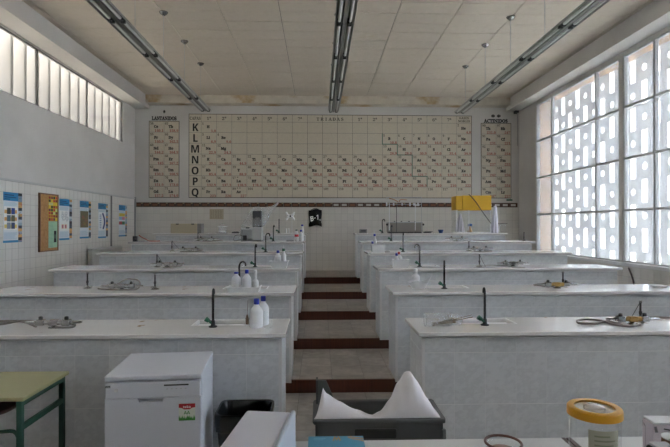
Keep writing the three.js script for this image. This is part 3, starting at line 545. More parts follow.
bottle(415.6, 287.2, 1, 'white round-shouldered bottle without coloured cap, second tier bench', { h: 0.215, rad: 0.047, cap: M.plasticWhite, capH: 0.05, capR: 0.021, mat: M.plasticWhite });
{ // crumpled thin plastic tub with a raised corner
  const p = onTop(418.5, 288.6, 1), N = 28, pos = [], idx = [];
  for (let j = 0; j <= 4; j++) for (let i = 0; i < N; i++) { const a = i / N * 6.2832, v = j / 4, R = 0.07 + 0.035 * v + 0.008 * Math.sin(a * 5) * v, up = v * (0.075 + 0.075 * Math.exp(-Math.pow((a < 3.14 ? a : a - 6.2832) - 0.05, 2) * 4) + 0.012 * Math.sin(a * 3 + 1)); pos.push(Math.cos(a) * (R + 0.05 * Math.max(0, Math.cos(a)) ** 4 * v), up + 0.003, -Math.sin(a) * R * 0.75); }
  pos.push(0, 0.003, 0);
  for (let j = 0; j < 4; j++) for (let i = 0; i < N; i++) { const a = j * N + i, b = j * N + (i + 1) % N; idx.push(a, b, b + N, a, b + N, a + N); }
  for (let i = 0; i < N; i++) idx.push(5 * N, (i + 1) % N, i);
  const g = new THREE.BufferGeometry(); g.setAttribute('position', new THREE.Float32BufferAttribute(pos, 3)); g.setIndex(idx); g.computeVertexNormals();
  single('plastic_tub', 'crumpled translucent plastic tub with one raised lip, second tier bench', 'tub', g.translate(p.x, p.y, p.z), phy({ color: C(0.82, 0.83, 0.84), roughness: 0.3, transmission: 0.45, thickness: 0, side: THREE.DoubleSide }));
}
{ // lying beakers with dried twigs, lowest tier window side
  const lying = (px0, px1, py, label, rad) => { const a = onTop(px0, py, 0), b = onTop(px1, py, 0), L = a.distanceTo(b), t = thing('beaker', label, 'beaker', [a.x, a.y + rad, a.z]);
    mesh('glass', lathe([[0.001, L], [rad * 0.95, L], [rad, L - 0.008], [rad, 0.008], [rad * 0.99, 0]], 28).rotateZ(-Math.PI / 2), M.film, t);
    mesh('rim', new THREE.TorusGeometry(rad * 0.98, 0.003, 6, 28).rotateY(Math.PI / 2), M.film, t); };
  lying(425, 451, 326.5, 'clear plastic beaker lying on its side with twigs inside', 0.055); lying(447, 461, 325.5, 'smaller clear beaker lying behind the twigs', 0.045);
  const p = onTop(431, 327, 0), q = onTop(470, 325, 0), t = thing('twig_bundle', 'bundle of dried brown twigs lying in a clear beaker', 'twigs', [0, 0, 0]);
  const s = seed; seed = 4242;
  for (let i = 0; i < 18; i++) { const k = i < 16 ? rr(0.35, 0.62) : 1, a = [p.x + rr(0, 0.03), p.y + rr(0.012, 0.03), p.z + rr(-0.02, 0.02)], b = [p.x + (q.x - p.x) * k, p.y + rr(0.035, 0.07) + (k === 1 ? 0.04 : 0), p.z + rr(-0.02, 0.02)]; mesh('twig', rod(a, b, rr(0.002, 0.0045), 5), i % 3 ? std({ color: C(0.2, 0.14, 0.08), roughness: 0.9 }) : M.hose, t); }
  seed = s;
}
{ const p = onTop(659, 286.8, 1), t = thing('shallow_dish', 'pale shallow dish at the window end of the second tier bench', 'dish', p); mesh('dish', lathe([[0.001, 0.002], [0.07, 0.002], [0.088, 0.016], [0.092, 0.016], [0.075, 0.0], [0.001, 0.0]], 30), M.plasticWhite, t); }

// ---------------------------------------------------------------- apparatus on the upper tiers
const boxAt = (px, py, r, off) => { const q = at(px, py, off - BF(r)); return [q.x, topY(r), BF(r) - off]; };
const wpx = (n, r, off) => n * (off - BF(r)) / FOCAL;     // metres spanned by n pixels there
{ // spectrophotometer under a clear bag, fifth tier
  const t = thing('spectrophotometer', 'grey laboratory photometer with a dark upright housing, fifth tier bench', 'instrument', boxAt(252, 242, 4, 0.28));
  const lg = std({ color: C(0.36, 0.37, 0.37), roughness: 0.45 }), wg = std({ color: C(0.5, 0.51, 0.49), roughness: 0.45 }), dg = std({ color: C(0.035, 0.037, 0.04), roughness: 0.4 });
  mesh('base', rbox(0.38, 0.02, 0.3, 0.006, 0.0, 0.012, 0), dg, t);
  mesh('sample_housing', rbox(0.24, 0.225, 0.24, 0.045, -0.075, 0.135, 0, 4), lg, t);
  mesh('panel', rbox(0.17, 0.235, 0.28, 0.01, 0.11, 0.14, 0.0), wg, t).userData.label = 'pale side panel';
  mesh('upright_housing', rbox(0.17, 0.31, 0.26, 0.02, 0.11, 0.415, 0.0), dg, t).userData.label = 'dark grey upright housing';
  mesh('lid', rbox(0.07, 0.03, 0.12, 0.01, -0.07, 0.25, 0.04), dg, t);
  mesh('switch_box', rbox(0.07, 0.09, 0.06, 0.01, -0.11, 0.07, 0.14), M.black, t);
  mesh('cable', tube([[-0.12, 0.05, 0.17], [-0.2, 0.03, 0.17], [-0.31, 0.02, 0.14], [-0.3, 0.1, 0.12], [-0.2, 0.12, 0.14], [-0.13, 0.09, 0.16]], 0.006, 40, 6), M.black, t);
  // thin bag drawn over it
  const N = 30, K = 12, pos = [], idx = [], q = boxAt(252, 242, 4, 0.28), a0 = [-0.16, 0.24], tip = [0.5, 0.71], s = seed; seed = 31;
  const path = new THREE.CatmullRomCurve3([V(-0.22, 0.1, 0), V(-0.17, 0.34, 0), V(-0.06, 0.52, 0), V(0.05, 0.645, 0), V(0.2, 0.63, 0), V(0.36, 0.66, 0), V(0.5, 0.73, 0)]);
  const low = new THREE.CatmullRomCurve3([V(-0.22, 0.06, 0), V(-0.14, 0.27, 0), V(-0.02, 0.28, 0), V(0.13, 0.27, 0), V(0.23, 0.3, 0), V(0.36, 0.54, 0), V(0.49, 0.71, 0)]);
  for (const sd of [1, -1]) { const o = pos.length / 3; for (let i = 0; i <= N; i++) { const A = path.getPoint(i / N), B = low.getPoint(i / N), bulge = 0.16 * Math.min(1, (1 - i / N) * 2.2) + 0.01; for (let j = 0; j <= K; j++) { const v = j / K, w = Math.sin(v * 1.57); pos.push(A.x + (B.x - A.x) * v + rr(-0.012, 0.012), A.y + (B.y - A.y) * v + rr(-0.008, 0.008), sd * (bulge * w + rr(0, 0.012))); } }
    for (let i = 0; i < N; i++) for (let j = 0; j < K; j++) { const a = o + i * (K + 1) + j, b = a + K + 1; sd > 0 ? idx.push(a, a + 1, b, b, a + 1, b + 1) : idx.push(a, b, a + 1, b, b + 1, a + 1); } }
  seed = s;
  const g = new THREE.BufferGeometry(); g.setAttribute('position', new THREE.Float32BufferAttribute(pos, 3)); g.setIndex(idx); g.computeVertexNormals();
  single('plastic_bag', 'crumpled clear plastic bag pulled over the grey photometer, its tip twisted up', 'bag', g.translate(...q), M.film);
}
{ // top tier, poster side
  const b = thing('instrument_case', 'wide beige case with two dark latches, top tier bench', 'case', boxAt(187.5, 234, 5, 0.3)), W = wpx(30, 5, 0.3), H = 0.205;
  const bg = std({ color: C(0.52, 0.46, 0.32), roughness: 0.5 }), gr = std({ color: C(0.24, 0.24, 0.23), roughness: 0.5 });
  mesh('body', rbox(W * 0.86, H, 0.24, 0.008, -W * 0.07, H / 2, 0), bg, b); mesh('side_panel', rbox(W * 0.14, H, 0.24, 0.008, W * 0.43, H / 2, 0), gr, b);
  for (const x of [-W * 0.28, W * 0.22]) mesh('latch', rbox(0.06, 0.022, 0.012, 0.004, x, H - 0.012, 0.125), M.black, b);
  const j = thing('bell_jar', 'glass jar with knobbed lid on a black plate, top tier bench', 'jar', boxAt(222.5, 234, 5, 0.3));
  mesh('plate', rbox(0.22, 0.012, 0.16, 0.004, 0, 0.006, 0), M.black, j); mesh('jar', lathe([[0.001, 0.013], [0.08, 0.013], [0.085, 0.03], [0.085, 0.13], [0.1, 0.138], [0.1, 0.145], [0.08, 0.16], [0.03, 0.185], [0.015, 0.19], [0.02, 0.21], [0.001, 0.215]], 28), M.film, j); mesh('flange', new THREE.TorusGeometry(0.1, 0.006, 8, 32).rotateX(Math.PI / 2).translate(0, 0.14, 0), M.plastic, j); mesh('contents', lathe([[0.001, 0.015], [0.06, 0.015], [0.06, 0.05], [0.001, 0.05]], 20), M.plasticWhite, j);
  const s = thing('kitchen_scale', 'low dark scale beside the bell jar, top tier bench', 'scale', boxAt(236, 234, 5, 0.3)); mesh('body', rbox(0.16, 0.03, 0.14, 0.008, 0, 0.015, 0), M.darkMetal, s); mesh('pan', lathe([[0.001, 0], [0.05, 0], [0.055, 0.008], [0.001, 0.008]], 20).translate(0, 0.03, 0), M.chrome, s);
  // note on the tiles
  const p0 = at(209.6, 209, 12.265), p1 = at(223.6, 219.3, 12.265);
  single('paper_note', 'yellowed printed sheet stuck on the back wall tiles above the bell jar', 'note', box(p0.x, p1.x, p1.y, p0.y, ZB + 0.0125, ZB + 0.0145), std({ roughness: 0.8, map: canvasTex(128, 96, (c, w, h) => { c.fillStyle = '#bdb29a'; c.fillRect(0, 0, w, h); c.fillStyle = '#8a7e6a'; for (let y = 10; y < h - 6; y += 9) for (let x = 8; x < w - 14; x += 22) c.fillRect(x, y, 8 + (x * y) % 10, 3); }) }));
  const bb = thing('junction_box', 'small black box by the reddish hose, fifth tier bench', 'box', boxAt(135.4, 242, 4, 0.2)); mesh('body', rbox(0.075, 0.1, 0.08, 0.008, 0, 0.05, 0), M.black, bb); mesh('plug', rbox(0.03, 0.03, 0.02, 0.004, 0.01, 0.055, 0.045), M.darkMetal, bb);
}
{ // black cloth bag lettered B-1 on the back wall
  const a = at(309, 209.5, 12.2), b = at(321.5, 226, 12.2), W = b.x - a.x, H = a.y - b.y, g = new THREE.PlaneGeometry(W, H, 16, 16), p = g.attributes.position;
  for (let i = 0; i < p.count; i++) { const x = p.getX(i) / W, y = p.getY(i) / H; p.setXYZ(i, p.getX(i) * (1 + 0.06 * Math.sin(y * 5)) + 0.03 * x * (y < -0.3 ? 1 : 0), p.getY(i) + 0.02 * Math.sin(x * 6 + 1) - (y > 0 ? 0.02 * (0.25 - x * x) : 0), 0.045 + 0.02 * Math.sin(x * 9 + y * 4) + 0.03 * (0.25 - x * x)); }
  g.computeVertexNormals();
  const t = thing('cloth_bag', 'black cloth bag lettered B-1 hanging on the back wall', 'bag', [(a.x + b.x) / 2, (a.y + b.y) / 2, ZB + 0.012]);
  const m = std({ roughness: 0.8, side: THREE.DoubleSide, map: canvasTex(256, 340, (c, w, h) => { c.fillStyle = '#0c0c0d'; c.fillRect(0, 0, w, h); c.save(); c.translate(w / 2, h * 0.5); c.rotate(-0.06); c.fillStyle = '#ffffff'; c.font = 'bold 150px sans-serif'; c.textAlign = 'center'; c.textBaseline = 'middle'; c.fillText('B-1.', 4, 6, 228); c.restore(); }) });
  mesh('cloth', g, m, t); const bk = g.clone(); const q = bk.attributes.position; for (let i = 0; i < q.count; i++) q.setZ(i, 0.004); mesh('back', bk, M.black, t);
  mesh('strap', tube([[-W * 0.35, H / 2 - 0.01, 0.04], [0, H / 2 + 0.03, 0.01], [W * 0.35, H / 2 - 0.01, 0.04]], 0.008, 20, 6), M.black, t);
}
{ // top tier, window side
  const g1 = thing('meter_box', 'small grey box alone at the step end, top tier bench', 'box', boxAt(363.2, 234.6, 5, 0.25)); mesh('body', rbox(0.16, 0.085, 0.12, 0.008, 0, 0.043, 0), std({ color: C(0.2, 0.2, 0.19), roughness: 0.5 }), g1); mesh('dial', rbox(0.1, 0.04, 0.006, 0.002, 0, 0.05, 0.062), M.darkMetal, g1);
  const W = wpx(34.5, 5, 0.32), wb = thing('water_bath', 'long grey metal water bath with side knobs, top tier bench', 'water bath', boxAt(404.5, 234.6, 5, 0.32)), st = std({ color: C(0.3, 0.28, 0.25), roughness: 0.4, metalness: 0.5 });
  mesh('tank', rbox(W, 0.2, 0.26, 0.012, 0, 0.125, 0), st, wb); mesh('lid', rbox(W * 1.01, 0.02, 0.27, 0.006, 0, 0.232, 0), M.frame, wb); mesh('plinth', rbox(W * 0.96, 0.026, 0.24, 0.004, 0, 0.013, 0), M.black, wb);
  for (const x of [-0.3, -0.1, 0.12, 0.3]) mesh('lid_knob', lathe([[0.001, 0], [0.015, 0], [0.02, 0.015], [0.001, 0.02]], 10).translate(x * W, 0.242, 0.05), M.darkMetal, wb);
  for (const s of [-1, 1]) mesh('side_knob', rbox(0.04, 0.045, 0.06, 0.01, s * (W / 2 + 0.018), 0.185, 0.08), M.black, wb);
  // retort stand frame with burette and clamps
  const t = thing('retort_stand', 'tall retort frame with burettes and orange clamps before the water bath', 'stand', boxAt(404.5, 234.6, 5, 0.12)), k = (0.12 - BF(5)) / FOCAL, X = px => (px - 404.5) * k, Y = py => (234.4 - py) * k;
  mesh('foot', join(rbox(0.2, 0.014, 0.1, 0.004, X(396.5), 0.007, 0), rbox(0.18, 0.014, 0.1, 0.004, X(418), 0.007, 0)), M.black, t);
  mesh('post', rod([X(396.5), 0.01, 0], [X(396.5), Y(206), 0], 0.007), M.darkMetal, t); mesh('post', rod([X(421.6), 0.01, 0], [X(421.6), Y(198), 0], 0.0055), M.frame, t);
  mesh('crossbar', rod([X(386), Y(198.6), 0], [X(422), Y(198.2), 0], 0.006), M.frame, t);
  for (const px of [389, 415.2]) { const b = mesh('burette', rod([X(px), 0.06, 0.02], [X(px), Y(204), 0.02], 0.0075), M.plasticWhite, t); b.userData.label = 'white burette tube'; }
  const or = std({ color: C(0.42, 0.17, 0.06), roughness: 0.5 });
  mesh('clamp', tube([[X(389), Y(199.5), 0.01], [X(393), Y(200.5), 0.03], [X(398), Y(203), 0.03]], 0.009, 14, 6), or, t); mesh('clamp', tube([[X(399), Y(203), 0.01], [X(400), Y(201), 0.03], [X(407), Y(201), 0.03]], 0.008, 14, 6), or, t);
  for (const px of [386.5, 393.5, 402, 410, 414, 418]) mesh('clamp_boss', rbox(0.03, 0.05 + (px % 3) * 0.012, 0.03, 0.006, X(px), Y(205.4), 0.01), M.plasticWhite, t);
  mesh('support_bar', rod([X(386.5), Y(205.4), 0.0], [X(421.6), Y(205.4), 0.0], 0.005), M.frame, t);
  const d = thing('flat_dish', 'low dark dish with a stirring rod, top tier bench', 'dish', boxAt(427.5, 234.6, 5, 0.25)); mesh('dish', lathe([[0.001, 0.004], [0.08, 0.004], [0.09, 0.03], [0.094, 0.03], [0.084, 0], [0.001, 0]], 24), M.darkMetal, d); mesh('rod', rod([-0.06, 0.032, 0], [0.12, 0.034, 0.0], 0.005), M.darkMetal, d);
  const bl = thing('mortar', 'small blue bowl, top tier bench', 'bowl', boxAt(440.8, 234.5, 5, 0.25)); mesh('bowl', lathe([[0.001, 0.012], [0.03, 0.014], [0.05, 0.055], [0.058, 0.075], [0.062, 0.075], [0.055, 0.05], [0.04, 0.012], [0.045, 0], [0.001, 0]], 24), std({ color: C(0.03, 0.07, 0.25), roughness: 0.4 }), bl);
  // yellow-hooded clear cabinet
  const cw = wpx(34.5, 5, 0.32), ch = 0.49, yh = 0.315, cd = 0.4, c = thing('hooded_cabinet', 'clear-sided cabinet with a large yellow hood, top tier bench', 'cabinet', boxAt(471, 234.5, 5, 0.32)), ye = std({ color: C(0.66, 0.38, 0.012), roughness: 0.45 });
  mesh('base', rbox(cw, 0.02, cd, 0.004, 0, 0.01, 0), M.white, c);
  for (const [x0, x1, z0, z1] of [[-cw / 2, cw / 2, cd / 2 - 0.005, cd / 2], [-cw / 2, cw / 2, -cd / 2, -cd / 2 + 0.005], [-cw / 2, -cw / 2 + 0.005, -cd / 2, cd / 2], [cw / 2 - 0.005, cw / 2, -cd / 2, cd / 2]]) mesh('pane', box(x0, x1, 0.02, ch, z0, z1), M.clearGlass, c);
  mesh('hood', rbox(cw * 0.84, yh, cd + 0.02, 0.012, cw * 0.09, ch + yh / 2, 0), ye, c).userData.label = 'yellow hood';
  mesh('hood_cheek', rbox(cw * 0.2, yh * 0.95, cd - 0.02, 0.012, -cw * 0.415, ch + yh / 2, 0), ye, c);
  for (const x of [-0.49, -0.14, 0.49]) mesh('post', box(x * cw - 0.006, x * cw + 0.006, 0.02, ch, cd / 2 - 0.012, cd / 2 + 0.002), M.plasticWhite, c);
  mesh('cable', tube([[-0.1, ch + yh + 0.02, cd / 2 - 0.02], [-0.1, ch + yh + 0.01, cd / 2 + 0.03], [0.02, ch + yh * 0.62, cd / 2 + 0.03], [0.17, ch - 0.02, cd / 2 + 0.025], [0.36, 0.21, cd / 2 + 0.03]], 0.009, 40, 6), M.black, c);
  const q = boxAt(470, 234.5, 5, 0.2); const fl = thing('flask', 'small flask with orange liquid and blue stopper inside the clear cabinet', 'flask', [q[0], q[1] + 0.021, q[2]]); mesh('flask', lathe([[0.001, 0], [0.05, 0], [0.055, 0.01], [0.02, 0.1], [0.018, 0.13], [0.001, 0.13]], 20), std({ color: C(0.5, 0.3, 0.12), roughness: 0.4 }), fl); mesh('stopper', rbox(0.085, 0.06, 0.06, 0.015, 0, 0.155, 0), std({ color: C(0.03, 0.1, 0.3), roughness: 0.5 }), fl);
  // white coats hanging in folds
  const coat = (px, w0, w1, h, off, label, y0 = 0.004) => { const N = 40, K = 14, pos = [], idx = [], [x, y, z] = boxAt(px, 234.5, 5, off);
    for (let j = 0; j <= K; j++) for (let i = 0; i < N; i++) { const v = j / K, a = i / N * 6.2832, R = (w1 + (w0 - w1) * Math.pow(v, 1.3)) / 2 * (1 + 0.16 * Math.sin(a * 7 + v) * (1 - v * 0.6)); pos.push(Math.cos(a) * R + 0.02 * v, v * h, Math.sin(a) * R * 0.55); }
    for (let j = 0; j < K; j++) for (let i = 0; i < N; i++) { const a = j * N + i, b = j * N + (i + 1) % N; idx.push(a, b + N, b, a, a + N, b + N); }
    pos.push(0.02, h + 0.01, 0); for (let i = 0; i < N; i++) idx.push((K + 1) * N, K * N + (i + 1) % N, K * N + i);
    const g = new THREE.BufferGeometry(); g.setAttribute('position', new THREE.Float32BufferAttribute(pos, 3)); g.setIndex(idx); g.computeVertexNormals();
    single('white_cloth', label, 'cloth', g.translate(x, y + y0, z), std({ color: C(0.6, 0.59, 0.66), roughness: 0.9, side: THREE.DoubleSide })); };
  coat(494.2, 0.06, 0.165, 0.58, 0.22, 'folded white cloth standing to a point beside the yellow-hooded cabinet');
  coat(459.5, 0.04, 0.2, 0.4, 0.34, 'folded white cloth inside the clear cabinet', 0.022);
  const bk = boxAt(502.5, 234.5, 5, 0.25); const bt = beaker(bk, 'clear beaker with a flat black lid at the window end of the top tier', 0.065, 0.2); mesh('lid', rbox(0.17, 0.012, 0.14, 0.004, 0, 0.207, 0), M.black, bt);
}

// ---------------------------------------------------------------- on the walls
{
  const wx = WL + 0.011;
  function sheet(name, label, cat, [x0, yt, x1, yb], tex, thick = 0.002) {
    const a = onSide(x0, yt, wx), b = onSide(x1, yb, wx), zc = (a.z + b.z) / 2, w = Math.abs(a.z - b.z);
    const g = new THREE.BoxGeometry(w, a.y - b.y, thick).rotateY(Math.PI / 2).translate(wx + thick / 2, (a.y + b.y) / 2, zc); return single(name, label, cat, g, std({ map: tex, roughness: 0.45 }));
  }
  const poster = (body, side) => canvasTex(256, 640, (c, w, h) => {
    const s = seed; seed = side * 77 + 5;
    c.fillStyle = '#dfe6ea'; c.fillRect(0, 0, w, h); c.fillStyle = '#2b86b8'; c.fillRect(0, 0, w, h * 0.17); c.fillStyle = '#124a70'; c.fillRect(14, h * 0.045, w * 0.5, 14); c.fillRect(14, h * 0.09, w * 0.62, 12); c.fillRect(14, h * 0.13, w * 0.3, 10);
    c.fillStyle = '#a9c4d4'; for (let y = 0.19; y < 0.27; y += 0.018) c.fillRect(10, h * y, w * rr(0.55, 0.7), 5);
    c.fillStyle = '#a9c4d4'; for (let y = 0.8; y < 0.93; y += 0.018) c.fillRect(10, h * y, w * rr(0.55, 0.72), 5);
    c.fillStyle = '#2b86b8'; c.fillRect(0, h * 0.955, w, h * 0.045);
    for (let y = 0.0; y < 0.97; y += 0.06) { c.fillStyle = ['#9fb6c4', '#d09a5a', '#c7cfd6', '#e0ae6a', '#3c4a5a', '#7f93a8', '#20242c'][Math.floor(rnd() * 7)]; c.fillRect(w * 0.79, h * y, w * 0.21, h * 0.062); }
    for (let i = 0; i < 26; i++) { c.fillStyle = `rgba(${rr(20, 220)},${rr(20, 160)},${rr(20, 120)},0.4)`; c.fillRect(w * rr(0.79, 0.95), h * rr(0, 0.95), rr(6, 22), rr(6, 22)); }
    body(c, w, h); seed = s;
  });
  const block = (c, x, y, w, h, col) => { c.fillStyle = col; c.fillRect(x, y, w, h); };
  sheet('poster', 'blue-headed wall poster with three rows of small photographs', 'poster', [3.2, 191.5, 21.8, 242], poster((c, w, h) => { block(c, 10, h * 0.29, w * 0.7, h * 0.46, '#f2f2ee'); for (let r = 0; r < 3; r++) { block(c, 14, h * (0.35 + r * 0.145), w * 0.66, h * 0.07, r === 2 ? '#e3cf70' : '#d9a860'); block(c, 48, h * (0.31 + r * 0.145), 50, h * 0.125, ['#2a3430', '#56707c', '#8b97a4'][r]); block(c, 106, h * (0.31 + r * 0.145), 50, h * 0.125, ['#21489a', '#64664a', '#3a4c72'][r]); } }, 1));
  sheet('poster', 'blue-headed wall poster with a line drawing and two pink figures', 'poster', [59.3, 198.5, 71.8, 239.6], poster((c, w, h) => { block(c, 10, h * 0.29, w * 0.7, h * 0.48, '#eef0ee'); c.strokeStyle = '#8a94a0'; c.lineWidth = 3; for (let i = 0; i < 14; i++) { c.beginPath(); c.ellipse(rr(40, 160), h * rr(0.34, 0.52), rr(8, 34), rr(8, 34), 0, 0, 6.3); c.stroke(); } for (const x of [44, 104]) { block(c, x, h * 0.62, 44, h * 0.1, '#e0b08c'); block(c, x + 10, h * 0.635, 22, h * 0.07, '#b06a90'); } }, 2));
  sheet('poster', 'blue-headed wall poster with a large brown photograph', 'poster', [79.8, 200.6, 90.8, 238], poster((c, w, h) => { block(c, 8, h * 0.27, w * 0.72, h * 0.44, '#6e6648'); for (let i = 0; i < 70; i++) { c.fillStyle = `rgba(${rr(90, 190)},${rr(70, 130)},${rr(40, 80)},0.35)`; c.beginPath(); c.ellipse(rr(40, 170), h * rr(0.4, 0.68), rr(6, 26), rr(6, 30), rr(0, 3), 0, 6.3); c.fill(); } }, 3));
  sheet('poster', 'blue-headed wall poster with a column of blue marks', 'poster', [98.2, 203, 107.8, 237.7], poster((c, w, h) => { block(c, 8, h * 0.26, w * 0.72, h * 0.5, '#edf0f2'); for (let i = 0; i < 8; i++) block(c, 34, h * (0.33 + i * 0.052), 46, 12, '#3f6fa8'); for (let i = 0; i < 24; i++) { const a = i / 24; c.fillStyle = '#37437a'; c.beginPath(); c.ellipse(118 + 46 * Math.sin(a * 3), h * (0.3 + a * 0.44), 20, 16, 0, 0, 6.3); c.fill(); } }, 4));
  sheet('poster', 'blue-headed wall poster with coloured bands, beside the corner', 'poster', [118.8, 204.8, 126.8, 236.2], poster((c, w, h) => { block(c, 8, h * 0.26, w * 0.72, h * 0.1, '#d8c03a'); block(c, 8, h * 0.37, w * 0.36, h * 0.1, '#8fb7d8'); block(c, 100, h * 0.37, w * 0.34, h * 0.1, '#d88a9a'); block(c, 8, h * 0.52, w * 0.36, h * 0.1, '#b04040'); block(c, 100, h * 0.52, w * 0.34, h * 0.1, '#3f7a50'); }, 5));
  // cork board with pinned sheets
  const a = onSide(38.2, 192.5, wx), b = onSide(57, 250.5, wx), cz = (a.z + b.z) / 2, cw = Math.abs(a.z - b.z), ch = a.y - b.y, cb = thing('cork_board', 'narrow brown cork board with wooden frame among the posters', 'cork board', [wx, (a.y + b.y) / 2, cz], Math.PI / 2);
  const fr = std({ color: C(0.2, 0.1, 0.05), roughness: 0.5 });
  mesh('cork', uvm(box(-cw / 2, cw / 2, -ch / 2, ch / 2, 0, 0.02), 0, 0, 2.5), std({ map: corkTex, roughness: 0.95 }), cb);
  for (const [x0, x1, y0, y1] of [[-cw / 2, cw / 2, ch / 2 - 0.02, ch / 2], [-cw / 2, cw / 2, -ch / 2, -ch / 2 + 0.02], [-cw / 2, -cw / 2 + 0.03, -ch / 2, ch / 2], [cw / 2 - 0.03, cw / 2, -ch / 2, ch / 2]]) mesh('frame', box(x0, x1, y0, y1, 0, 0.026), fr, cb);
  const pin = (label, y0, y1, tex) => { const w0 = -cw * 0.04, w1 = cw * 0.44; single('notice', label, 'notice', new THREE.BoxGeometry(w1 - w0, (y1 - y0) * ch, 0.002).translate((w0 + w1) / 2, ((y0 + y1) / 2) * ch, 0.0215).rotateY(Math.PI / 2).translate(wx, (a.y + b.y) / 2, cz), std({ map: tex, roughness: 0.6 })); };
  pin('green notice with a dark picture pinned on the cork board', -0.44, 0.02, canvasTex(128, 320, (c, w, h) => { block(c, 0, 0, w, h, '#a9cfae'); for (let y = 14; y < h - 10; y += 16) block(c, 8, y, 50 + (y % 5) * 6, 4, '#7fa487'); block(c, 78, h * 0.36, 36, h * 0.44, '#14181a'); block(c, 86, h * 0.5, 16, 50, '#5f7a68'); }));
  pin('brightly coloured chart of red, yellow and dark squares on the cork board', 0.03, 0.46, canvasTex(128, 256, (c, w, h) => { block(c, 0, 0, w, h, '#d8c23a'); const cols = ['#8c2230', '#c03a34', '#e0c040', '#2d3a2c', '#b85a28', '#77304a', '#c8cf9a']; for (let y = 0; y < 8; y++) for (let x = 0; x < 4; x++) block(c, x * 32 + 3, y * 32 + 3, 27, 27, cols[(x * 5 + y * 3 + (x * y) % 4) % 7]); }));
  // surface conduits
  const gr = std({ color: C(0.3, 0.3, 0.29), roughness: 0.5 });
  const zc = onSide(110.3, 220, WL).z;
  single('cable_conduit', 'upright grey cable conduit between two posters', 'conduit', box(WL + 0.011, WL + 0.035, 0.9, 2.4, zc - 0.015, zc + 0.015), gr);
  single('cable_conduit', 'upright grey cable conduit in the back corner of the poster wall', 'conduit', box(WL + 0.011, WL + 0.045, 0.7, 2.45, ZB + 0.02, ZB + 0.06), gr);
  // radiator
  const r0 = onSide(89.5, 249, WL + 0.08), r1 = onSide(120, 247, WL + 0.08), rz0 = r1.z, rz1 = r0.z, rad = thing('radiator', 'pale column radiator on the poster wall behind the benches', 'radiator', [WL + 0.03, 0, 0]);
  const n = 26, dz = (rz1 - rz0) / n, rg = rbox(0.1, 0.7, dz * 0.62, 0.012, 0.06, 0, 0), rm = std({ color: C(0.64, 0.63, 0.6), roughness: 0.45 });
  for (let i = 0; i < n; i++) { const m = mesh('column', rg, rm, rad); m.position.set(0, 0.95, rz0 + (i + 0.5) * dz); }
  mesh('header', join(rbox(0.1, 0.04, rz1 - rz0, 0.01, 0.06, 1.3, (rz0 + rz1) / 2), rbox(0.06, 0.04, rz1 - rz0, 0.01, 0.06, 0.62, (rz0 + rz1) / 2)), rm, rad);
  mesh('foot', join(box(0.03, 0.09, 0.5, 0.62, rz0 + 0.1, rz0 + 0.14), box(0.03, 0.09, 0.5, 0.62, rz1 - 0.14, rz1 - 0.1)), rm, rad);
  // right wall pipe, corner bracket and small green hook
  const p0 = onSide(628.5, 268, WR - 0.03), p1 = onSide(634, 286, WR - 0.03);
  single('wall_pipe', 'thin dark pipe running down below the window ledge', 'pipe', tube([[WR - 0.03, p0.y, p0.z], [WR - 0.03, (p0.y + p1.y) / 2, (p0.z + p1.z) / 2 + 0.02], [WR - 0.03, p1.y, p1.z], [WR - 0.03, p1.y - 0.4, p1.z]], 0.012, 20, 8), M.hose);
  const k0 = at(516.5, 111, 12.2), br = thing('corner_bracket', 'small dark bracket with a cable high in the back corner by the window wall', 'bracket', [k0.x, k0.y, ZB]);
  mesh('plate', box(-0.04, 0.04, -0.06, 0.05, 0.0, 0.02), M.darkMetal, br); mesh('arm', rbox(0.1, 0.09, 0.1, 0.01, 0.0, 0.0, 0.07), M.darkMetal, br); mesh('spike', rod([-0.16, 0.03, 0.06], [0, 0.01, 0.06], 0.01), M.darkMetal, br); mesh('cable', rod([0.05, -0.05, 0.012], [0.05, -0.85, 0.012], 0.008), gr, br);
  const h0 = at(509.6, 200, 12.26), hk = thing('wall_hook', 'tiny dark green hook below the ACTINIDOS chart', 'hook', [h0.x, h0.y, ZB]); mesh('plate', rbox(0.15, 0.04, 0.02, 0.006, 0, 0, 0.011), M.green, hk); mesh('peg', rod([0, 0, 0.02], [0, 0.02, 0.06], 0.008), M.black, hk);
}

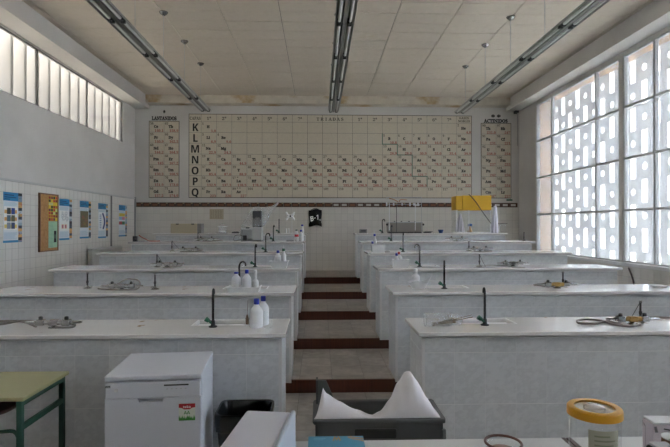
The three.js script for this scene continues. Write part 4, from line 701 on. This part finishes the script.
// ---------------------------------------------------------------- front area
{ // dishwasher
  const zf = 3.16, xl = at(106, 400, zf).x, xr = at(200.5, 400, zf).x, W = xr - xl, H = at(150, 376, zf).y + 0.004, D = 0.575;
  const d = thing('dishwasher', 'white freestanding dishwasher with a red and green sticker', 'dishwasher', [(xl + xr) / 2, 0, -zf], 0.085), w = std({ color: C(0.62, 0.64, 0.69), roughness: 0.35 });
  mesh('body', rbox(W, H - 0.06, D - 0.03, 0.006, 0, (H - 0.06) / 2 + 0.03, -D / 2 - 0.02), w, d);
  mesh('top', rbox(W + 0.006, 0.03, D + 0.004, 0.008, 0, H - 0.015, -D / 2), w, d);
  const dw = W / 2 - 0.004, dy0 = 0.1, dy1 = H - 0.142, ds = new THREE.Shape([[-dw, dy0], [dw, dy0], [dw, dy1], [0.065, dy1], [0.055, dy1 - 0.024], [-0.085, dy1 - 0.024], [-0.095, dy1], [-dw, dy1]].map(p => new THREE.Vector2(...p)));
  mesh('door', new THREE.ExtrudeGeometry(ds, { depth: 0.026, bevelEnabled: true, bevelSize: 0.002, bevelThickness: 0.002, bevelSegments: 1 }).translate(0, 0, -0.025), w, d).userData.label = 'white door with a grip notch';
  mesh('plinth', box(-W / 2 + 0.01, W / 2 - 0.01, 0.0, 0.1, -0.07, -0.05), M.darkMetal, d);
  const cp = mesh('control_panel', rbox(W - 0.008, 0.1, 0.034, 0.008, 0, H - 0.09, -0.01), w, d);
  mesh('display_slot', rbox(0.15, 0.009, 0.004, 0.001, 0.14, H - 0.062, 0.008), M.black, cp);
  for (let i = 0; i < 5; i++) mesh('button', rbox(0.012, 0.006, 0.004, 0.002, 0.085 + i * 0.028, H - 0.085, 0.008), M.frame, cp);
  mesh('button', rbox(0.022, 0.018, 0.006, 0.003, -W / 2 + 0.07, H - 0.085, 0.008), M.white, cp);
  const print = (name, x, y, ww, hh, tex) => mesh(name, box(x - ww / 2, x + ww / 2, y - hh / 2, y + hh / 2, 0.003, 0.0075).translate(0, 0, name === 'logo' ? 0.001 : 0), std({ map: tex, roughness: 0.4 }), d);
  print('logo', -W / 2 + 0.022, H - 0.06, 0.03, 0.014, canvasTex(64, 32, (c, a, b) => { c.fillStyle = '#14161a'; c.fillRect(0, 0, a, b); c.fillStyle = '#c8ccd4'; c.font = 'bold 24px sans-serif'; c.textAlign = 'center'; c.textBaseline = 'middle'; c.fillText('teka', a / 2, b / 2); }));
  print('sticker', 0.205, H - 0.235, 0.1, 0.105, canvasTex(256, 272, (c, a, b) => {
    c.fillStyle = '#d7dccf'; c.fillRect(0, 0, a, b); c.fillStyle = '#a81722'; c.beginPath(); c.moveTo(0, 0); c.lineTo(a, 0); c.lineTo(a, 62); c.quadraticCurveTo(a * 0.75, 66, a * 0.7, 92); c.lineTo(a * 0.3, 92); c.quadraticCurveTo(a * 0.25, 66, 0, 62); c.closePath(); c.fill();
    c.fillStyle = '#f0e8e4'; c.font = 'bold 56px sans-serif'; c.textAlign = 'center'; c.textBaseline = 'middle'; c.fillText('teka', a / 2, 50);
    c.fillStyle = '#3c8a34'; c.font = 'bold 74px sans-serif'; c.fillText('AA', a / 2, 146); const s = seed; seed = 8; for (let x = 0; x < a; x += 5) { c.beginPath(); c.moveTo(x - 7, b); c.lineTo(x + rr(-6, 6), b - rr(46, 96)); c.lineTo(x + 7, b); c.fill(); } seed = s;
  }));
}
{ // green school desk and stool
  const h = 0.75, zb = 3.52, zf = 2.98, xr = -1.725, xl = -2.55;
  const t = thing('school_desk', 'desk with olive-green top and dark green tube legs', 'desk', [(xl + xr) / 2, 0, -(zf + zb) / 2]), w = xr - xl, d = zb - zf, gm = std({ color: C(0.018, 0.075, 0.05), roughness: 0.45 });
  mesh('top', rbox(w, 0.024, d, 0.006, 0, h - 0.012, 0), std({ color: C(0.37, 0.36, 0.19), roughness: 0.5 }), t);
  mesh('apron', join(box(w / 2 - 0.05, w / 2 - 0.02, h - 0.06, h - 0.025, -d / 2 + 0.02, d / 2 - 0.02), box(-w / 2 + 0.02, -w / 2 + 0.05, h - 0.06, h - 0.025, -d / 2 + 0.02, d / 2 - 0.02), box(-w / 2 + 0.03, w / 2 - 0.03, h - 0.06, h - 0.025, -d / 2 + 0.02, -d / 2 + 0.05)), gm, t);
  for (const sx of [-1, 1]) { for (const sz of [-1, 1]) mesh('leg', rbox(0.032, h - 0.025, 0.032, 0.005, sx * (w / 2 - 0.035), (h - 0.025) / 2, sz * (d / 2 - 0.03)), gm, t); mesh('side_rail', rbox(0.024, 0.035, d - 0.06, 0.004, sx * (w / 2 - 0.035), h - 0.19, 0), gm, t); }
  const s = thing('stool', 'round dark stool with bent green tube legs under the desk', 'stool', [-2.03, 0, -3.12]);
  mesh('seat', lathe([[0.001, 0], [0.15, 0], [0.172, 0.012], [0.175, 0.026], [0.16, 0.036], [0.001, 0.038]], 36).translate(0, 0.625, 0), std({ color: C(0.05, 0.018, 0.012), roughness: 0.5 }), s);
  for (const a of [0, 1.5708]) { const g = tube([[-0.2, 0, 0], [-0.19, 0.2, 0], [-0.175, 0.42, 0], [-0.15, 0.475, 0], [-0.08, 0.485, 0], [0.08, 0.485, 0], [0.15, 0.475, 0], [0.175, 0.42, 0], [0.19, 0.2, 0], [0.2, 0, 0]], 0.012, 60, 8).rotateY(a + 0.35); mesh('leg_frame', a ? g.translate(0, 0.024, 0).applyMatrix4(new THREE.Matrix4().makeScale(1, 0.98, 1)) : g, gm, s); }
  mesh('column', cyl(0.02, 0.02, 0.14, 0, 0.485, 0), gm, s);
  mesh('foot_ring', new THREE.TorusGeometry(0.19, 0.009, 8, 40).rotateX(Math.PI / 2).translate(0, 0.2, 0), gm, s);
}
{ // black bin with liner
  const zc = 3.5, c = at(245.5, 400, zc), H = at(245, 401, zc + 0.12).y, W = 55 * zc / FOCAL, t = thing('waste_bin', 'black plastic waste bin with black liner beside the dishwasher', 'bin', [c.x, 0, -zc]);
  const ring = (k, d, y, r = 0.06) => { const s = new THREE.Shape(), a = W / 2 * k, b = d / 2; s.moveTo(-a + r, -b); s.lineTo(a - r, -b); s.quadraticCurveTo(a, -b, a, -b + r); s.lineTo(a, b - r); s.quadraticCurveTo(a, b, a - r, b); s.lineTo(-a + r, b); s.quadraticCurveTo(-a, b, -a, b - r); s.lineTo(-a, -b + r); s.quadraticCurveTo(-a, -b, -a + r, -b); return s.getPoints(6).map(p => [p.x, y, p.y]); };
  const loft = (rings) => { const n = rings[0].length, pos = rings.flat(2), idx = []; for (let j = 0; j + 1 < rings.length; j++) for (let i = 0; i < n; i++) { const a = j * n + i, b = j * n + (i + 1) % n; idx.push(a, a + n, b, b, a + n, b + n); } const g = new THREE.BufferGeometry(); g.setAttribute('position', new THREE.Float32BufferAttribute(pos, 3)); g.setIndex(idx); g.computeVertexNormals(); return g; };
  mesh('tub', loft([ring(0.01, 0.004, 0.002, 0.001), ring(0.78, 0.24, 0.002), ring(0.94, 0.29, H - 0.05), ring(0.9, 0.27, H - 0.05), ring(0.74, 0.22, 0.015), ring(0.01, 0.004, 0.015, 0.001)]), std({ color: C(0.012, 0.012, 0.014), roughness: 0.4, side: THREE.DoubleSide }), t);
  mesh('liner', loft([ring(0.97, 0.3, H - 0.12), ring(1.0, 0.31, H - 0.02), ring(0.99, 0.305, H), ring(0.9, 0.27, H - 0.004), ring(0.86, 0.25, H - 0.12), ring(0.82, 0.23, H - 0.3)]), std({ color: C(0.01, 0.01, 0.011), roughness: 0.22, side: THREE.DoubleSide }), t);
}
// front tables
const TT = 0.9, tz = 1.99;
{
  const wm = std({ color: C(0.62, 0.62, 0.6), roughness: 0.4 }), ed = std({ color: C(0.07, 0.04, 0.03), roughness: 0.5 });
  const table = (label, x0, x1) => { const t = thing('demonstration_table', label, 'table', [(x0 + x1) / 2, 0, -(tz - 0.36)]), w = x1 - x0, d = 0.72; mesh('top', rbox(w - 0.03, 0.028, d, 0.005, 0, TT - 0.014, 0), wm, t); for (const s of [-1, 1]) mesh('edging', box(s * w / 2 - s * 0.016, s * w / 2, TT - 0.03, TT - 0.001, -d / 2, d / 2), ed, t); for (const sx of [-1, 1]) for (const sz of [-1, 1]) mesh('leg', rbox(0.04, TT - 0.028, 0.04, 0.005, sx * (w / 2 - 0.05), (TT - 0.028) / 2, sz * (d / 2 - 0.05)), M.darkMetal, t); };
  const e = at(560, 440, tz).x; table('white-topped front table with the blue booklet and small glass dish', -0.36, e + 0.02); table('white-topped front table with the orange-lidded jar and cardboard box', e + 0.026, 2.6);
}
const onTable = (px, py) => onLevel(px, py, TT);
{ // grey bin with paper sheet
  const zf = 2.36, zb = 2.62, H = at(380, 419, zf).y, xl = at(315.5, 419, zf).x, xr = at(443, 419, zf).x, W = xr - xl, D = zb - zf, dg = std({ color: C(0.085, 0.09, 0.088), roughness: 0.5 }), lg = std({ color: C(0.13, 0.145, 0.14), roughness: 0.5 });
  const t = thing('paper_bin', 'tall dark grey plastic bin with a rim, holding curled white paper', 'bin', [(xl + xr) / 2, 0, -(zf + zb) / 2]), th = 0.012;
  mesh('body', join(box(-W / 2, W / 2, 0, H - 0.01, D / 2 - th, D / 2), box(-W / 2, W / 2, 0, H - 0.01, -D / 2, -D / 2 + th), box(-W / 2, -W / 2 + th, 0, H - 0.01, -D / 2, D / 2), box(W / 2 - th, W / 2, 0, H - 0.01, -D / 2, D / 2), box(-W / 2, W / 2, 0, 0.012, -D / 2, D / 2)), dg, t);
  mesh('rim', join(rbox(W + 0.02, 0.02, 0.028, 0.006, 0, H - 0.01, D / 2), rbox(W + 0.02, 0.02, 0.028, 0.006, 0, H - 0.01, -D / 2), rbox(0.028, 0.02, D, 0.006, -W / 2, H - 0.01, 0), rbox(0.028, 0.02, D, 0.006, W / 2, H - 0.01, 0)), dg, t);
  mesh('handle', join(rbox(0.2, 0.045, 0.02, 0.008, -0.02, H - 0.065, D / 2 + 0.008)), M.black, t);
  mesh('corner_edge', join(rbox(0.02, H - 0.05, 0.02, 0.005, W / 2 + 0.004, (H - 0.05) / 2, D / 2)), lg, t);
  const k = zb / FOCAL, X = px => at(px, 402, zb).x - (xl + xr) / 2, Yb = H, fl = new THREE.Shape([[X(317), Yb], [X(317.5), Yb + (402 - 379) * k], [X(326), Yb + (402 - 379.5) * k], [X(335.5), Yb]].map(p => new THREE.Vector2(...p)));
  mesh('raised_flap', new THREE.ExtrudeGeometry(fl, { depth: 0.01, bevelEnabled: false }).translate(0, -0.012, -D / 2 - 0.005), lg, t).userData.label = 'lighter grey raised flap';
  mesh('flap_edge', box(X(316), X(318), H - 0.02, Yb + (402 - 379) * k, -D / 2 - 0.006, -D / 2 + 0.05), dg, t);
  // curled sheet: front edge along the rim, far edge rising in two lobes
  const N = 60, K = 14, pos = [], idx = [], top = [[0, 0.015], [0.03, 0.06], [0.068, 0.105], [0.1, 0.085], [0.2, 0.052], [0.35, 0.018], [0.47, 0.0], [0.53, 0.012], [0.62, 0.06], [0.7, 0.126], [0.77, 0.168], [0.81, 0.168], [0.86, 0.13], [0.93, 0.06], [0.98, 0.014], [1, 0.0]];
  const crv = u => { for (let i = 0; i + 1 < top.length; i++) if (u <= top[i + 1][0]) { const f = (u - top[i][0]) / (top[i + 1][0] - top[i][0]), s = f * f * (3 - 2 * f); return top[i][1] + (top[i + 1][1] - top[i][1]) * (0.5 * f + 0.5 * s); } return 0; };
  const px0 = at(314, 419, zf).x, px1 = at(440.5, 419, zf).x;
  for (let i = 0; i <= N; i++) for (let j = 0; j <= K; j++) { const u = i / N, v = j / K, hgt = crv(u), y = H + 0.003 + hgt * Math.sin(v * 1.57) + 0.002 * Math.sin(u * 40) * v; pos.push(px0 + (px1 - px0) * u + (u < 0.08 ? 0.02 * v * (1 - u / 0.08) : 0), y, -zf - 0.0 - 0.16 * (1 - Math.cos(v * 1.57)) * (0.3 + hgt * 5)); }
  for (let i = 0; i < N; i++) for (let j = 0; j < K; j++) { const a = i * (K + 1) + j, b = a + K + 1; idx.push(a, b, a + 1, b, b + 1, a + 1); }
  const g = new THREE.BufferGeometry(); g.setAttribute('position', new THREE.Float32BufferAttribute(pos, 3)); g.setIndex(idx); g.computeVertexNormals();
  single('paper_sheet', 'large white paper sheet curling up in two lobes from the grey bin', 'paper', g, std({ color: C(0.72, 0.7, 0.71), roughness: 0.85, side: THREE.DoubleSide }));
}
{ // white rounded appliance, turned a little
  const y = 1.1, w = 0.172, d = 0.31, turn = -0.13, A = onLevel(246.5, 409.5, y), mid = V(A.x + w / 2 * 0.99 - d / 2 * 0.13, TT, A.z + w / 2 * 0.13 + d / 2 * 0.99);
  const t = thing('white_appliance', 'white plastic box with rounded edges and bluish side on the front table', 'appliance', mid, turn);
  mesh('shell', rbox(w * 0.97, y - TT, d, 0.014, -w * 0.02, (y - TT) / 2, 0, 4), std({ color: C(0.62, 0.62, 0.67), roughness: 0.3 }), t);
  mesh('side_cover', rbox(w * 0.09, y - TT + 0.006, d * 0.99, 0.007, w * 0.49, (y - TT) / 2 + 0.003, 0, 4), phy({ color: C(0.66, 0.7, 0.76), roughness: 0.3, transmission: 0.3, thickness: 0 }), t).userData.label = 'milky translucent side cover';
  mesh('foot', join(cyl(0.012, 0.012, 0.003, w * 0.3, -0.0, d * 0.3), cyl(0.012, 0.012, 0.003, -w * 0.3, 0, -d * 0.3)), M.black, t);
}
{ // blue booklet
  const a = onTable(308.5, 438.8), b = onTable(363, 438.8), w = b.x - a.x, t = thing('booklet', 'light blue booklet with orange lettering on the front table', 'booklet', [(a.x + b.x) / 2, TT, a.z + 0.16]);
  mesh('cover', box(-w / 2, w / 2, 0.008, 0.011, -0.155, 0.155), std({ roughness: 0.4, map: canvasTex(512, 512, (c, ww, h) => { c.fillStyle = '#4f93b0'; c.fillRect(0, 0, ww, h); c.fillStyle = '#84b6c8'; c.font = 'bold 46px sans-serif'; c.fillRect(50, 30, 110, 8); c.fillRect(50, 50, 90, 6); c.strokeStyle = '#b08a58'; c.lineWidth = 16; c.beginPath(); c.moveTo(230, 70); c.lineTo(245, 14); c.lineTo(262, 50); c.lineTo(280, 14); c.lineTo(296, 70); c.stroke(); c.beginPath(); c.moveTo(370, 8); c.bezierCurveTo(400, 60, 470, 40, 512, 84); c.stroke(); c.beginPath(); c.moveTo(390, 4); c.bezierCurveTo(430, 36, 480, 20, 512, 50); c.stroke(); }) }), t);
  mesh('pages', box(-w / 2 + 0.003, w / 2 - 0.003, 0.001, 0.008, -0.153, 0.153), M.plasticWhite, t);
}
{ // orange-lidded jar
  const z = 1.5, c = at(594.5, 405, z), t = thing('storage_jar', 'clear jar with a tilted orange screw lid', 'jar', [c.x, TT, -z]), R = 25.5 * z / FOCAL, H = at(594, 415, z).y - TT, or = std({ color: C(0.62, 0.3, 0.012), roughness: 0.35 });
  mesh('glass', lathe([[0.001, 0.003], [R * 0.9, 0.003], [R * 0.94, 0.015], [R * 0.94, H], [R * 0.92, H + 0.01]], 48), M.clearGlass, t);
  const lid = mesh('lid', lathe([[R * 0.74, 0.024], [R * 0.97, 0.024], [R * 1.01, 0.02], [R * 1.015, 0.0], [R * 0.98, 0.0], [R * 0.95, 0.016], [R * 0.74, 0.016], [R * 0.74, 0.024]], 56), or, t); lid.position.set(0, H + 0.002, 0); lid.rotation.set(0.0, 0, 0.015); lid.userData.label = 'orange lid ring';
  mesh('lid_window', lathe([[0.001, 0.012], [R * 0.76, 0.018]], 40), phy({ color: C(0.8, 0.72, 0.6), roughness: 0.15, transmission: 0.6, thickness: 0, side: THREE.DoubleSide }), lid);
  mesh('lid_knob', lathe([[0.001, 0.026], [R * 0.34, 0.026], [R * 0.4, 0.02], [R * 0.4, 0.012]], 24), phy({ color: C(0.8, 0.75, 0.68), roughness: 0.12, transmission: 0.6, thickness: 0 }), lid);
  mesh('paper_label', new THREE.CylinderGeometry(R * 0.9, R * 0.9, 0.085, 24, 1, true, -0.75, 1.35).translate(0, H - 0.065, 0), std({ roughness: 0.8, side: THREE.DoubleSide, map: canvasTex(128, 96, (cc, w, h) => { cc.fillStyle = '#b3b09c'; cc.fillRect(0, 0, w, h); cc.fillStyle = '#8d9078'; for (let y = 16; y < 84; y += 15) cc.fillRect(22, y, 60 + (y % 4) * 8, 5); }) }), t);
  mesh('contents', lathe([[0.001, 0.006], [R * 0.88, 0.006], [R * 0.88, H * 0.34], [R * 0.3, H * 0.5], [0.001, H * 0.52]], 30), M.plasticWhite, t);
}
{ // small glass dish with brown rim
  const c = onTable(502, 455), R = 18 * -c.z / FOCAL, t = thing('glass_dish', 'small round glass dish with a brown rim', 'dish', [c.x, TT, c.z + R * 0.2]);
  mesh('glass', lathe([[0.001, 0.002], [R * 0.8, 0.002], [R * 0.95, 0.02], [R, 0.05], [R * 0.96, 0.05], [R * 0.9, 0.024], [0.001, 0.012]], 40), M.clearGlass, t);
  mesh('rim', new THREE.TorusGeometry(R * 0.97, 0.005, 8, 44).rotateX(Math.PI / 2).translate(0, 0.052, 0), std({ color: C(0.16, 0.07, 0.045), roughness: 0.35 }), t);
  mesh('contents', lathe([[0.001, 0.03], [R * 0.7, 0.026], [R * 0.8, 0.014]], 24), std({ color: C(0.3, 0.2, 0.16), roughness: 0.6, side: THREE.DoubleSide }), t);
}
{ // cardboard box with papers, black gadget, brown coil
  const z = 1.62, a = at(646.5, 430, z), H = at(646, 426, z).y - TT, t = thing('cardboard_box', 'white cardboard box with a black crack-like line and loose paper on top', 'box', [a.x + 0.18, TT, -z - 0.03], -0.06);
  const m = std({ roughness: 0.6, map: canvasTex(256, 256, (c, w, h) => { c.fillStyle = '#c9bfc4'; c.fillRect(0, 0, w, h); c.strokeStyle = '#1b1518'; c.lineWidth = 5; c.beginPath(); c.moveTo(30, 18); c.lineTo(70, 30); c.lineTo(74, 90); c.lineTo(58, 150); c.lineTo(72, 200); c.lineTo(76, 240); c.stroke(); c.fillRect(3, 10, 1, 1); c.lineWidth = 8; c.beginPath(); c.moveTo(6, 8); c.lineTo(10, 34); c.stroke(); }) });
  mesh('carton', box(-0.15, 0.15, 0, H, -0.03, 0.03), m, t); mesh('lid_flap', rbox(0.3, 0.006, 0.066, 0.002, 0.004, H + 0.004, -0.002), M.plasticWhite, t);
  single('loose_paper', 'loose white paper lying on the cardboard box', 'paper', (() => { const g = new THREE.PlaneGeometry(0.2, 0.06, 12, 8).rotateX(-Math.PI / 2), p = g.attributes.position; for (let i = 0; i < p.count; i++) p.setY(i, 0.006 + 0.03 * Math.max(0, p.getX(i)) * 4 * Math.abs(Math.sin(p.getX(i) * 14 + p.getZ(i) * 8))); g.computeVertexNormals(); return g.translate(a.x + 0.22, TT + H + 0.008, -z - 0.03); })(), std({ color: C(0.75, 0.75, 0.8), roughness: 0.8, side: THREE.DoubleSide }));
  const k = at(672, 454, 1.3), g = thing('black_gadget', 'small black device with a pale edge in front of the cardboard box', 'device', [k.x, TT, -1.32]); mesh('body', rbox(0.055, k.y - TT - 0.004, 0.1, 0.008, 0, (k.y - TT) / 2, 0), M.black, g); mesh('cap', rbox(0.05, 0.008, 0.09, 0.003, 0.004, k.y - TT + 0.002, 0), M.frame, g);
  const q = at(687, 450, 1.4), r = thing('wood_slice', 'stack of brown discs with white printed top beside the cardboard box', 'discs', [q.x, TT, -1.45]), hh = at(670, 446, 1.4).y - TT; for (let i = 0; i < 6; i++) mesh('disc', lathe([[0.001, 0], [0.034, 0], [0.036, hh / 14], [0.034, hh / 6.2], [0.001, hh / 6.2]], 28).translate((i % 2) * 0.002, i * hh / 6, 0), std({ color: i % 2 ? C(0.16, 0.08, 0.04) : C(0.24, 0.13, 0.07), roughness: 0.6 }), r); mesh('top_disc', lathe([[0.001, 0], [0.034, 0], [0.034, 0.004], [0.001, 0.004]], 28).translate(0, hh, 0), M.plasticWhite, r);
}

scene.traverse(o => { if (o.isMesh) { o.castShadow = true; o.receiveShadow = true; } });
sun.castShadow = true;
renderer.render(scene, camera);
